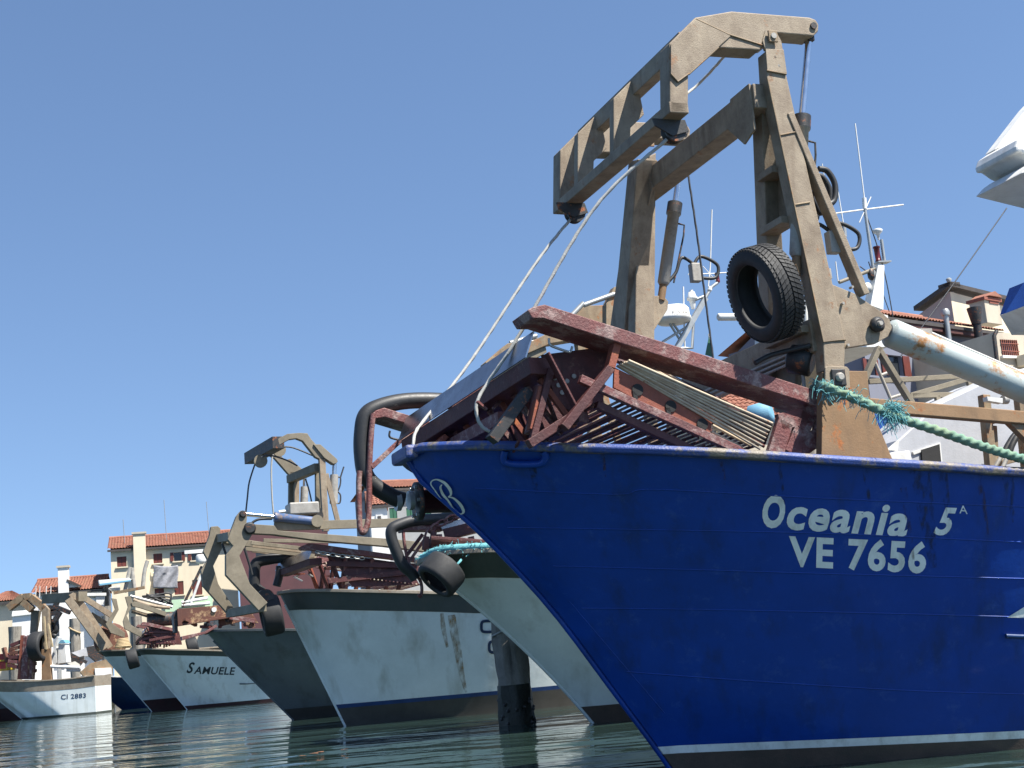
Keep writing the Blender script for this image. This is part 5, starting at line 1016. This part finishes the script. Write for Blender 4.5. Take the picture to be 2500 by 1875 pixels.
class House:
    def __init__(s, name, label, u, Y, ang, v=1500, cat='house', group='houses along the quay'):
        s.e = V((math.cos(R_(ang)), math.sin(R_(ang)), 0)); s.n = V((math.sin(R_(ang)), -math.cos(R_(ang)), 0)); P = at(u, v, Y); P.z = 1.2; s.o = P
        s.t = thing(name, label, cat, P, group)
    def px(s, u, v, out=0.): q = onplane(u, v, s.o + s.n * out, s.n) - s.o; return q.dot(s.e), q.z + 1.2
    def w(s, x, z, out=0.): P = s.o + s.e * x + s.n * out; P.z = z; return P
    def wall(s, x0, x1, z1, ops, m_, depth, name='wall', z0=1.2, side_m=None):
        xs = sorted({x0, x1, *[a for o in ops for a in (o[0], o[2])]}); zs = sorted({z0, z1, *[a for o in ops for a in (o[1], o[3])]}); mb = MB()
        for a, b in zip(xs, xs[1:]):
            for c, d in zip(zs, zs[1:]):
                mx, mz = (a + b) / 2, (c + d) / 2
                if any(o[0] < mx < o[2] and o[1] < mz < o[3] for o in ops): continue
                mb.add([s.w(a, c), s.w(b, c), s.w(b, d), s.w(a, d)], [[0, 1, 2, 3]])
        for o in ops:
            A = [s.w(o[0], o[1]), s.w(o[2], o[1]), s.w(o[2], o[3]), s.w(o[0], o[3])]; B = [p - s.n * .28 for p in A]
            mb.add(A + B, [[0, 1, 5, 4], [1, 2, 6, 5], [2, 3, 7, 6], [3, 0, 4, 7]])
        for x in (x0, x1): mb.add([s.w(x, z0), s.w(x, z1), s.w(x, z1, -depth), s.w(x, z0, -depth)], [[0, 1, 2, 3]])
        mb.add([s.w(x0, z0, -depth), s.w(x1, z0, -depth), s.w(x1, z1, -depth), s.w(x0, z1, -depth)], [[0, 1, 2, 3]])
        return mb.build(name, m_, s.t, fix=False)
    def win(s, o, kind, m_='shutter_brown', frame='wall_white'):
        x0, z0, x1, z1 = o; wn_ = MB().box(s.w((x0 + x1) / 2, (z0 + z1) / 2, -.2), s.e * (x1 - x0) / 2, s.n * .02, ZUP * (z1 - z0) / 2).build('window', 'glass', s.t)
        MB().box(s.w((x0 + x1) / 2, z0 - .05, .05), s.e * ((x1 - x0) / 2 + .12), s.n * .1, ZUP * .05).build('sill', frame, wn_)
        if kind == 'shut':
            for k in (0, 1):
                a = x0 + (x1 - x0) * .5 * k + .015; b = a + (x1 - x0) * .5 - .03; MB().box(s.w((a + b) / 2, (z0 + z1) / 2, -.08), s.e * (b - a) / 2, s.n * .03, ZUP * ((z1 - z0) / 2 - .02)).build('shutter', m_, wn_, .01)
        if kind == 'open':
            hw_ = (x1 - x0) * .5
            for a in (x0 - hw_, x1): MB().box(s.w(a + hw_ / 2, (z0 + z1) / 2, .05), s.e * (hw_ / 2 - .02), s.n * .03, ZUP * ((z1 - z0) / 2)).build('shutter', m_, wn_, .01)
        if kind == 'grille':
            for k in range(9): x = x0 + (x1 - x0) * (k + .5) / 9; MB().tube([s.w(x, z0, .02), s.w(x, z1, .02)], .025, 6).build('bar', 'brick_red', wn_)
            for z in (z0 + (z1 - z0) * .3, z0 + (z1 - z0) * .75): MB().tube([s.w(x0, z, .04), s.w(x1, z, .04)], .02, 6).build('bar', 'brick_red', wn_)
        return wn_
    def op(s, u0, v0, u1, v1): a = s.px(u0, v1); b = s.px(u1, v0); return (a[0], a[1], b[0], b[1])
    def roof(s, x0, x1, zE, zR, depth, over=.35, m_='tile_red', gable='wall_cream', both=True):
        E0, E1 = s.w(x0 - .25, zE, over), s.w(x1 + .25, zE, over); R0, R1 = s.w(x0 - .25, zR, -depth / 2), s.w(x1 + .25, zR, -depth / 2)
        r = tile_roof(E0, E1, R0, R1).build('roof', m_, s.t, fix=False)
        B0, B1 = s.w(x0 - .25, zE, -depth - over), s.w(x1 + .25, zE, -depth - over); MB().add([B0, B1, R1, R0], [[0, 1, 2, 3]]).build('roof_slope', m_, r, fix=False)
        MB().beam(E0 - ZUP * .12 - s.n * .05, E1 - ZUP * .12 - s.n * .05, .12, .16).build('gutter', 'eave_dark', r)
        MB().tube([R0 + ZUP * .06, R1 + ZUP * .06], .13, 8).build('ridge_tiles', m_, r)
        for x in (x0, x1): MB().add([s.w(x, zE - .3), s.w(x, zE - .3, -depth), s.w(x, zR - .05, -depth / 2)], [[0, 1, 2]]).build('gable', gable, s.t, fix=False)
        return r
    def chimney(s, u0, u1, v0, v1, out, m_, cap, dp=.8):
        a = s.px(u0, v1, out); b = s.px(u1, v0, out); c = MB().box(s.w((a[0] + b[0]) / 2, (a[1] + b[1]) / 2, out - dp / 2), s.e * (b[0] - a[0]) / 2, s.n * dp / 2, ZUP * (b[1] - a[1]) / 2).build('chimney', m_, s.t, .02)
        MB().box(s.w((a[0] + b[0]) / 2, b[1] + .06, out - dp / 2), s.e * ((b[0] - a[0]) / 2 + .1), s.n * (dp / 2 + .1), ZUP * .08).build('chimney_cap', cap, c); return c
# yellow house
YH = House('house', 'cream house with red tiled roof, maroon shutters and a grey sheet hanging out', 270, 121, 14, 1350)
Zc = lambda x, y: (230 + x / 5.672, 1270 + y / 5.672)
o_ = [YH.op(*Zc(*a), *Zc(*b)) for a, b in (((318, 500), (445, 650)), ((822, 458), (940, 600)), ((1105, 440), (1205, 570)), ((1350, 430), (1450, 560)), ((840, 940), (965, 1060)), ((1115, 840), (1235, 1035)), ((1365, 820), (1490, 1040)))]
xr = YH.px(575, 1310)[0]; ze = YH.px(*Zc(230, 410))[1]; zr = ze + 1.35
YH.wall(0, xr, ze, o_, 'wall_cream', 8)
for o, k in zip(o_, ('shut', 'shut', 'open', 'open', 'shut', 'shut', 'shut')): YH.win(o, k, frame='wall_cream')
YH.roof(0, xr, ze, zr, 8)
YH.chimney(*[q for q in (Zc(585, 0)[0], Zc(705, 0)[0])], Zc(0, 180)[1], 1560, .55, 'wall_cream', 'wall_beige', .55)
for u, v0, v1 in ((306, 1268, 1345), (407, 1220, 1320), (510, 1225, 1300)): a = YH.px(u, v1, -1.5); MB().tube([YH.w(a[0], a[1], -1.5), YH.w(a[0] - .1, YH.px(u, v0, -1.5)[1], -1.5)], .03, 5).build('tv_aerial', 'galvanised', YH.t)
TBd = [(545, 490), (560, 1000)]; a, b = [YH.px(*Zc(*q)) for q in TBd]; MB().tube([YH.w(*a, .1), YH.w(*b, .1)], .08, 6).build('downpipe', 'galvanised', YH.t)
sh_ = MB(); vs = []; nx, ny = 22, 16
for j in range(ny + 1):
    for i in range(nx + 1):
        x, z = YH.px(*Zc(815 + 345 * i / nx + 8 * math.sin(j * .4), 622 + 315 * j / ny + (18 * math.sin(math.pi * i / nx) if j < 6 else 4)), .25); vs.append(YH.w(x, z, .25 + .09 * math.sin(i * .7 + j * .5) + .1 * math.sin(i * .25)))
sh_.add(vs, [[j * (nx + 1) + i, j * (nx + 1) + i + 1, (j + 1) * (nx + 1) + i + 1, (j + 1) * (nx + 1) + i] for j in range(ny) for i in range(nx)], True)
so_ = solo(sh_, 'hanging_sheet', 'sheet', 'patterned grey sheet hung out to dry below the open window of the cream house', 'sheet'); md_ = so_.modifiers.new('thickness', 'SOLIDIFY'); md_.thickness = .02
# white house with tall chimney
Zb = lambda x, y: (x / 6.32, 1380 + y / 6.32)
WH = House('house', 'white house with tall square white chimney and orange tiled roof', 84, 122, 10)
x1 = WH.px(248, 1440)[0]; ze = WH.px(174, 1443)[1]; WH.wall(0, x1, ze, [], 'wall_white', 7)
r_ = WH.roof(0, x1, ze, ze + 1.35, 7, gable='wall_white')
WH.chimney(146, 166, 1384, 1600, .5, 'wall_white', 'wall_beige', .7)
a = WH.px(*Zb(1060, 330), .0); b = WH.px(*Zb(1220, 330), .0); zt_ = WH.px(*Zb(1100, 250))[1]
MB().prism([WH.w(a[0], a[1] - .1, .2), WH.w(b[0], a[1] - .1, .2), WH.w((a[0] + b[0]) / 2 - .4, zt_, .2)], WH.n * -2).build('dormer', 'wall_white', WH.t); MB().beam(WH.w(b[0] + .2, a[1] - .1, .3), WH.w((a[0] + b[0]) / 2 - .5, zt_ + .1, .3), .5, .18).build('dormer_roof', 'eave_dark', WH.t)
MB().box(WH.w(WH.px(146, 1500)[0] - .1, 5, .05), WH.e * .14, WH.n * .05, ZUP * 4.5).build('downpipe', 'wall_grey', WH.t)
for x in (550, 610, 710, 780): p = WH.px(*Zb(x, 500), .6); q = WH.px(*Zb(x + 6, 320), .6); MB().tube([WH.w(*p, .6), WH.w(*q, .6)], .04, 5).build('rail_pole', 'white_paint', WH.t)
LH = House('house', 'pale beige house with a low hipped tile roof at the end of the row', -40, 126, 6)
x1 = LH.px(66, 1470)[0]; ze = LH.px(20, 1468)[1]; LH.wall(0, x1, ze, [], 'wall_cream', 7)
ap = LH.w(LH.px(23, 1443, -3)[0], LH.px(23, 1444, -3)[1], -3); E = [LH.w(-.3, ze, .4), LH.w(x1 + .3, ze, .4), LH.w(x1 + .3, ze, -7), LH.w(-.3, ze, -7)]
rf_ = tile_roof(E[0], E[1], ap - LH.e * .2, ap + LH.e * .2).build('roof', 'tile_red', LH.t, fix=False); MB().add([E[1], E[2], E[3], E[0], ap], [[0, 1, 4], [1, 2, 4], [2, 3, 4]]).build('roof_slope', 'tile_red', rf_, fix=False)
MB().beam(E[0] - ZUP * .2, E[1] - ZUP * .2, .2, .2).build('gutter', 'eave_dark', rf_)
LW = House('house', 'low white house front with a long white ledge behind the masts', 30, 120.5, 8); x1 = LW.px(85, 1500)[0]; LW.wall(0, x1, LW.px(60, 1490)[1], [], 'wall_white', 3); MB().beam(LW.w(0, LW.px(60, 1500)[1], .1), LW.w(x1, LW.px(60, 1498)[1], .1), .2, .2).build('ledge', 'wall_white', LW.t)
# houses in the gap between the bows
z7 = lambda x, y: (860 + x / 5.53, 1160 + y / 5.53)
GH = House('house', 'grey rendered house with green shutters behind the bows', 932, 108, 24, 1200)
xr = GH.px(1180, 1200)[0]; o_ = [GH.op(*z7(*a), *z7(*b)) for a, b in (((510, 440), (600, 615)), ((735, 440), (840, 560)), ((980, 435), (1060, 540)))]
ze = GH.px(*z7(400, 190))[1]; GH.wall(0, xr, ze, o_, 'wall_grey', 7)
for o in o_: GH.win(o, 'shut', 'shutter_green', 'wall_grey')
GH.roof(0, xr, ze, ze + 1.0, 7, over=.6, gable='wall_grey')
BH = House('house', 'small pale blue house with orange roof beside the green shuttered house', 903, 100, 8, 1240)
x1 = BH.px(945, 1250)[0]; ze = BH.px(903, 1235)[1]; BH.wall(0, x1, ze, [], 'wall_white', 4); BH.roof(0, x1, ze, ze + 1.1, 4, over=.2, gable='wall_blue')
a = BH.op(*z7(320, 530), *z7(410, 625)); MB().box(BH.w((a[0] + a[2]) / 2, (a[1] + a[3]) / 2, .04), BH.e * (a[2] - a[0]) / 2, BH.n * .03, ZUP * (a[3] - a[1]) / 2).build('wall_sign', 'white_paint', BH.t)
for zz in (.35, .65): MB().box(BH.w((a[0] + a[2]) / 2, a[1] + (a[3] - a[1]) * zz, .08), BH.e * (a[2] - a[0]) * .25, BH.n * .01, ZUP * .05).build('sign_stroke', 'steel_dark', BH.t)
mat('wall_maroon', (.12, .05, .055), (.09, .04, .045), .85, scale=.6, bump=.1)
MH = House('house', 'dark maroon house front rising behind the white boat dredge', 588, 116, 10); x1 = MH.px(800, 1300)[0]; ze = MH.px(680, 1290)[1]
o_ = [MH.op(u, 1330, u + 24, 1362) for u in (625, 690, 750)]; MH.wall(0, x1, ze, o_, 'wall_maroon', 6); [MH.win(o, 'none', frame='wall_white') for o in o_]
# tiled roof glimpsed through the dredge
TH_ = House('house', 'orange tiled roof of a low house glimpsed under the dredge skid', 1735, 62, 18, 1000); x1 = TH_.px(1900, 1000)[0]; ze = TH_.px(1800, 1035)[1]; TH_.wall(0, x1, ze, [], 'wall_beige', 5); TH_.roof(0, x1, ze, TH_.px(1800, 955, -2.5)[1], 5)
# right hand houses
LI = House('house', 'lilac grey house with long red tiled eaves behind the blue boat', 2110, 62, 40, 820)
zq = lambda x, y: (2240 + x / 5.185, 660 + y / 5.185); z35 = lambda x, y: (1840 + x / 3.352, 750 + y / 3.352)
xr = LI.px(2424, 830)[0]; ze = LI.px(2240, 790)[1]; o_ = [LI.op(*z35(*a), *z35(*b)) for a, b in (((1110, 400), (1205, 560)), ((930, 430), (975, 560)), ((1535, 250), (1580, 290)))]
LI.wall(0, xr, ze, o_, 'wall_lilac_shade', 8); [LI.win(o, k, frame='wall_lilac_shade') for o, k in zip(o_, ('open', 'open', 'none'))]
r_ = LI.roof(0, xr, ze, ze + 1.75, 8, over=.5, gable='wall_lilac_shade'); MB().beam(LI.w(0, ze - .25, .3), LI.w(xr, ze - .25, .3), .3, .3).build('fascia_board', 'fascia', r_)
def pipe(H_, L_, r, m_, name, out=.4):
    P = [H_.w(*H_.px(u, v, out), out) for u, v in L_]; return MB().tube(P, r, 10).build(name, m_, H_.t)
fl = pipe(LI, [zq(355, 560), zq(405, 940)], .13, 'galvanised', 'flue', .6); MB().lathe(LI.w(*LI.px(*zq(352, 545), .6), .6), ZUP, [(-.1, .2), (.05, .22), (.2, .16)], 10).build('flue_cowl', 'galvanised', fl)
fl = pipe(LI, [zq(745, 620), zq(810, 1100)], .2, 'steel_dark', 'flue', .9); MB().lathe(LI.w(*LI.px(*zq(740, 630), .9), .9), ZUP, [(-.2, .22), (.0, .26), (.55, .36), (.6, .36)], 14).build('flue_cowl', 'steel_dark', fl)
pipe(LI, [zq(945, 790), zq(1000, 1180)], .08, 'galvanised', 'downpipe', .1)
BE = House('house', 'beige house with a barred window at the right edge', 2434, 60, 30, 860)
x1 = BE.px(2640, 830)[0]; o_ = [BE.op(*zq(1070, 885), *zq(1260, 1085))]; BE.wall(0, x1, BE.px(2436, 812)[1], o_, 'wall_beige', 5); BE.win(o_[0], 'grille', frame='wall_white'); pipe(BE, [zq(1000, 770), zq(970, 830), zq(1010, 1180)], .09, 'steel_dark', 'downpipe', .15)
bx_ = BE.op(*zq(1240, 1100), *zq(1400, 1230)); MB().box(BE.w((bx_[0] + bx_[2]) / 2, (bx_[1] + bx_[3]) / 2, .5), BE.e * (bx_[2] - bx_[0]) / 2, BE.n * .4, ZUP * (bx_[3] - bx_[1]) / 2).build('air_conditioner', 'wall_cream', BE.t, .03)
YG = House('house', 'yellow gabled house with dark eaves rising behind the lilac house', 2328, 74, 30, 770)
A = YG.w(0, 1.2); x1 = YG.px(2470, 760)[0]; zt = YG.px(*zq(410, 270))[1]; zrr = YG.px(*zq(1050, 470))[1]; dp = 9
MB().prism([YG.w(0, 1.2), YG.w(x1, 1.2), YG.w(x1, zrr), YG.w(0, zt)], YG.n * -.3).build('wall', 'wall_cream', YG.t)
xl, zl = YG.px(*zq(20, 570)); L0 = onplane(*zq(20, 560), YG.o + YG.e * 0, YG.e)
MB().prism([YG.w(-.01, 1.2, -.01), YG.w(-.01, zt, -.01), YG.w(-.01, L0.z, -((L0 - YG.o).dot(-YG.n))), YG.w(-.01, 1.2, -((L0 - YG.o).dot(-YG.n)))], YG.e * .3).build('wall', 'wall_pink_shade', YG.t)
E0 = YG.w(-.35, zt + .22, .35); E1 = YG.w(x1 + .6, zrr + .2, .35); L1 = V((L0.x, L0.y, L0.z + .2)) - YG.e * .35
rf_ = MB().prism([E0, E1, E1 - YG.n * .8, E0 - YG.n * .8], V((0, 0, .22))).build('roof', 'eave_dark', YG.t)
MB().prism([E0, E0 + YG.e * .8, L1 + YG.e * .8, L1], V((0, 0, .24))).build('verge', 'eave_dark', rf_); MB().add([E0 + ZUP * .2, E1 + ZUP * .2, L1 + ZUP * .2 + YG.e * (x1 + .9), L1 + ZUP * .2], [[0, 1, 2, 3]]).build('roof_slope', 'tile_red', rf_, fix=False); MB().lathe(E0 + ZUP * .2, ZUP, [(0, .1), (.15, .16), (.22, .08)], 10).build('finial', 'wall_grey', rf_)
ch = LI.chimney(*[zq(885, 0)[0], zq(1035, 0)[0]], zq(0, 400)[1], zq(0, 660)[1], -2.0, 'wall_beige', 'brick_red', .9)
p0 = LI.px(*zq(950, 340), -2.0); MB().prism([LI.w(p0[0] - .62, p0[1], -1.8), LI.w(p0[0] + .62, p0[1], -1.8), LI.w(p0[0], p0[1] + .28, -1.8)], LI.n * -1.2).build('chimney_roof', 'tile_red', ch); MB().box(LI.w(p0[0], p0[1] - .2, -2.5), LI.e * .42, LI.n * .55, ZUP * .16).build('smoke_slots', 'brick_red', ch)
# ------------------------------------------------------------------ wooden piles
def pile(label, u0, u1, v_top, Y, tide=.75, tilt=0., tip=.0):
    a = at(u0, v_top, Y); b = at(u1, v_top, Y); r = (b - a).length / 2; c = (a + b) / 2; zt = c.z
    t = thing('mooring_pile', label, 'pile', V((c.x, c.y, -.6)), 'wooden mooring piles'); rnd = random.Random(int(u0))
    def shaft(z0, z1, name, m_, k, n=10):
        pts = []; rs = []
        for i in range(n + 1): z = z0 + (z1 - z0) * i / n; pts.append(V((c.x + tilt * (zt - z), c.y, z))); rs.append(r * k * (1 + .04 * math.sin(z * 4) + .02 * math.sin(z * 13)))
        return MB().tube(pts, rs, 18, lobes=7, twist=.05).build(name, m_, t)
    shaft(tide, zt, 'shaft', 'wood_pile', 1.0); w_ = shaft(-.6, tide, 'wet_shaft', 'wood_wet', 1.012)
    for k in range(26):
        an = rnd.uniform(0, 6.28); z = rnd.uniform(-.05, tide * .65); P = V((c.x + tilt * (zt - z), c.y, z)) + V((math.cos(an), math.sin(an), 0)) * r * 1.02
        MB().lathe(P, V((math.cos(an), math.sin(an), rnd.uniform(-.5, .5))), [(0, .015), (.02, .035), (.045, .032), (.06, .01)], 6).build('mussel', 'mussel', w_)
    return t, c, r
pt, pc, pr = pile('thick weathered pile between the white boat and the cream boat', 1200, 1276, 1490, 27.8, tilt=.012)
ring = [pc + V((math.cos(a) * (pr + .03), math.sin(a) * (pr + .03), -.35 + .12 * math.cos(a))) for a in [k * .3 for k in range(22)]]
solo(MB().tube(ring, .02, 6), 'pile_lashing', 'rope_white', 'pale rope looped round the thick pile by the cream boat', 'rope')
pile('dark wet pile half hidden behind the stem of the white boat', 890, 942, 1640, 39.5, tide=1.3)
pile('grey cracked pile standing behind the heel of the maroon dredge', 1905, 1992, 985, 19.5)
fp, fc, fr2 = pile('grey pile with a tan rope round it by the white house', 170, 193, 1510, 112); ring = [fc + V((math.cos(a) * (fr2 + .05), math.sin(a) * (fr2 + .05), -.9 - .25 * math.cos(a))) for a in [k * .4 for k in range(17)]]
solo(MB().tube(ring, .07, 6), 'pile_lashing', 'rope_tan', 'tan rope slung round the grey pile by the white house', 'rope')
pile('broad dark pile in front of the beige house', 22, 50, 1530, 113); pile('grey pile behind the gantry feet near the white house', 248, 270, 1480, 113)
pile('pale pile behind the booms of SAMUELE', 320, 345, 1505, 100)
# ------------------------------------------------------------------ odds and ends around the far boats
PL(SFr, 1.0, [Zc(990, 1110), Zc(1390, 1085), Zc(1590, 1045), Zc(1640, 1060), Zc(1640, 1330), Zc(980, 1330)], 2, 'wheelhouse', 'pale_green', SAM)
for L_ in ([(1210, 1140), (1570, 1080)], [(1340, 1160), (1340, 1090)], [(1220, 1200), (1490, 640)], [(1330, 1180), (1480, 760)], [(1210, 1180), (1600, 1150)]): TB(SFr, .8, [Zc(*q) for q in L_], .08, 'guard_rail', 'white_paint' if L_[0][0] != 1220 else 'steel_dark', SAM, 6)
MB().lathe(SFr.sd(*Zc(1480, 590), .8), ZUP, [(-.07, .1), (0, .24), (.08, .27), (.36, .26), (.44, .2)], 18).build('radar_dome', 'white_paint', SAM)
MB().beam(SFr.sd(*Zc(1250, 445), .9), SFr.sd(*Zc(1510, 425), .9), .14, .18).build('radar_scanner', 'white_paint', SAM)
PL(S2, .5, [Zc(60, 830), Zc(480, 800), Zc(520, 820), Zc(470, 850), Zc(75, 900)], .5, 'awning_roll', 'white_paint', SAM2); PL(S2, .45, [Zc(70, 880), Zc(500, 825), Zc(510, 845), Zc(80, 905)], .3, 'awning_edge', 'light_blue', SAM2)
PL(S2, 1.2, [Zc(210, 930), Zc(360, 890), Zc(360, 970), Zc(260, 970)], 1, 'wheelhouse_roof', 'white_paint', SAM2)
for L_ in ([(500, 650), (420, 1000)], [(520, 660), (560, 960)], [(740, 560), (700, 700), (670, 930)]): TB(S2, .8, [Zc(*q) for q in L_], .12, 'mast_stay', 'steel_grey', SAM2, 6)
PL(S2, 1.5, [Zb(1290, 430), Zb(1640, 425), Zb(1640, 470), Zb(1290, 475)], 2, 'wheelhouse_roof', 'white_paint', SAM2); PL(S2, 1.6, [Zb(1480, 480), Zb(1620, 475), Zb(1600, 780), Zb(1500, 790)], 1.5, 'wheelhouse', 'white_paint', SAM2)
PL(B2, 1.4, [Zb(1080, 1360), Zb(1450, 1230), Zb(1480, 1400), Zb(1080, 1420)], 1, 'wheelhouse', 'grey_paint', NAVY); PL(B2, .6, [Zb(1030, 1430), Zb(1240, 1430), Zb(1240, 1640), Zb(1030, 1640)], .8, 'deck_box', 'white_paint', NAVY)
PL(CIr, .6, [Zb(790, 1420), Zb(880, 1100), Zb(900, 1110), Zb(870, 1250), Zb(880, 1500), Zb(830, 1560)], .6, 'cabin_side', 'white_paint', CIB); PL(CIr, .5, [Zb(895, 1210), Zb(940, 1150), Zb(980, 1150), Zb(1010, 1200)], .8, 'cabin_roof', 'light_blue', CIB)
PL(CIr, .6, [Zb(900, 1215), Zb(1000, 1215), Zb(1030, 1500), Zb(890, 1520)], .7, 'cabin', 'white_paint', CIB)
bl_ = solo(MB().lathe(OF.sd(1858, 1012, 2.6), (OF.a * .6 - OF.b * .6 + ZUP * .1), [(-.15, .12), (-.13, .15), (.13, .15), (.15, .08)], 20), 'plastic_drum', 'light_blue', 'pale blue plastic drum seen under the skid of the maroon dredge', 'drum')
fl_ = thing('flag', 'small green flag hanging on a pole behind the dredge', 'flag', CFr.sd(1735, 880, .6)); MB().prism([CFr.sd(u, v, .6) for u, v in ((1731, 822), (1722, 866), (1742, 872))], CFr.b * .01).build('cloth', 'shutter_green', fl_); TB(CFr, .62, [(1730, 815), (1738, 890)], .012, 'flagpole', 'white_paint', fl_)
for q, m_, nm, lab, sz in (((60, 1550), 'crate_yellow', 'fish_crate', 'yellow crate among the gear behind the slatted dredge', (.5, .5, .3)), ((20, 1500), 'crate_red', 'fish_crate', 'red crate on the deck left of the slatted dredge', (.55, .5, .45)), ((1960, 1480), 'crate_white', 'fish_crate', 'white crate on the bow beside the coiled rope', (.6, .5, .35))):
    if m_ not in MAT: mat(m_, {'crate_yellow': (.6, .42, .03), 'crate_red': (.5, .04, .03), 'crate_white': (.7, .7, .66)}[m_], None, .5, scale=4, dirt=.3)
    F_ = S2 if q[0] > 1000 else CIr; P = F_.sd(*Zb(*q), .3); c_ = thing(nm, lab, 'crate', P - ZUP * sz[2], 'crates on the far boats')
    MB().box(P, F_.a * sz[0], F_.b * sz[1], ZUP * sz[2]).build('tub', m_, c_, .05); MB().box(P + ZUP * sz[2], F_.a * (sz[0] + .04), F_.b * (sz[1] + .04), ZUP * .05).build('rim', m_, c_, .02)
    for s_ in (-1, 1): MB().box(P + F_.a * (sz[0] + .02) * s_ + ZUP * sz[2] * .4, F_.a * .03, F_.b * .2, ZUP * .05).build('handle', 'steel_dark', c_)
cp = S2.sd(*Zb(1900, 1270), -.4); solo(MB().tube([cp + V((math.cos(t * .35) * (.4 - .0015 * t), math.sin(t * .35) * (.4 - .0015 * t), .0042 * t)) for t in range(110)], .05, 7), 'rope_coil', 'rope_tan', 'coil of tan rope lying on the bow behind the first tyre', 'rope')
solo(MB().lathe(S2.sd(*Zb(1720, 1150), .4), S2.b, [(0, .5), (.05, .85), (.15, .9), (.5, .9), (.6, .85), (.65, .4)], 22), 'net_drum', 'rust_plate', 'round rusty drum on the far bow by the khaki gantry feet', 'drum')
# floating leaves and scraps
rnd = random.Random(5)
mat('leaf', (.2, .09, .04), (.14, .06, .03), .7, scale=20)
for u, v in ((768, 1841), (784, 1837), (738, 1847), (842, 1831)):
    P = HZ(u, v, .004); L_ = [P + V((rnd.uniform(-.05, .05) + .05 * math.cos(a), .07 * math.sin(a), .006 + rnd.uniform(0, .01))) for a in [k * 1.05 for k in range(6)]]
    solo(MB().prism(L_, (0, 0, .004)), 'floating_leaf', 'leaf', 'brown leaf floating on the water before the white boat', 'leaf', 'leaves afloat before the white boat')
# ================================================================== water
wm = bpy.data.materials.new('water'); wm.use_nodes = True; t = wm.node_tree; N = t.nodes; L = t.links; p = N['Principled BSDF']
p.inputs['Base Color'].default_value = (.022, .042, .036, 1); p.inputs['Roughness'].default_value = .02; p.inputs['IOR'].default_value = 1.333
g = N.new('ShaderNodeNewGeometry')
def wn(scl, st, rot, det, dist):
    mp = N.new('ShaderNodeMapping'); mp.inputs['Scale'].default_value = st; mp.inputs['Rotation'].default_value = (0, 0, rot); L.new(g.outputs['Position'], mp.inputs[0])
    n = N.new('ShaderNodeTexNoise'); n.inputs['Scale'].default_value = scl; n.inputs['Detail'].default_value = det; n.inputs['Distortion'].default_value = .4; L.new(mp.outputs[0], n.inputs['Vector'])
    b = N.new('ShaderNodeBump'); b.inputs['Strength'].default_value = 1; b.inputs['Distance'].default_value = dist; L.new(n.outputs['Fac'], b.inputs['Height']); return b
b1 = wn(.42, (.6, 1.3, 1), .2, 2.5, .12); b2 = wn(1.9, (.6, 1.25, 1), .1, 3, .016); L.new(b1.outputs[0], b2.inputs['Normal']); L.new(b2.outputs[0], p.inputs['Normal'])
MAT['water'] = wm
struct(MB().add([(-900, -200, 0), (900, -200, 0), (900, 1600, 0), (-900, 1600, 0)], [[0, 1, 2, 3]]), 'water', 'water')
mat('seabed', (.05, .055, .04), None, .9)
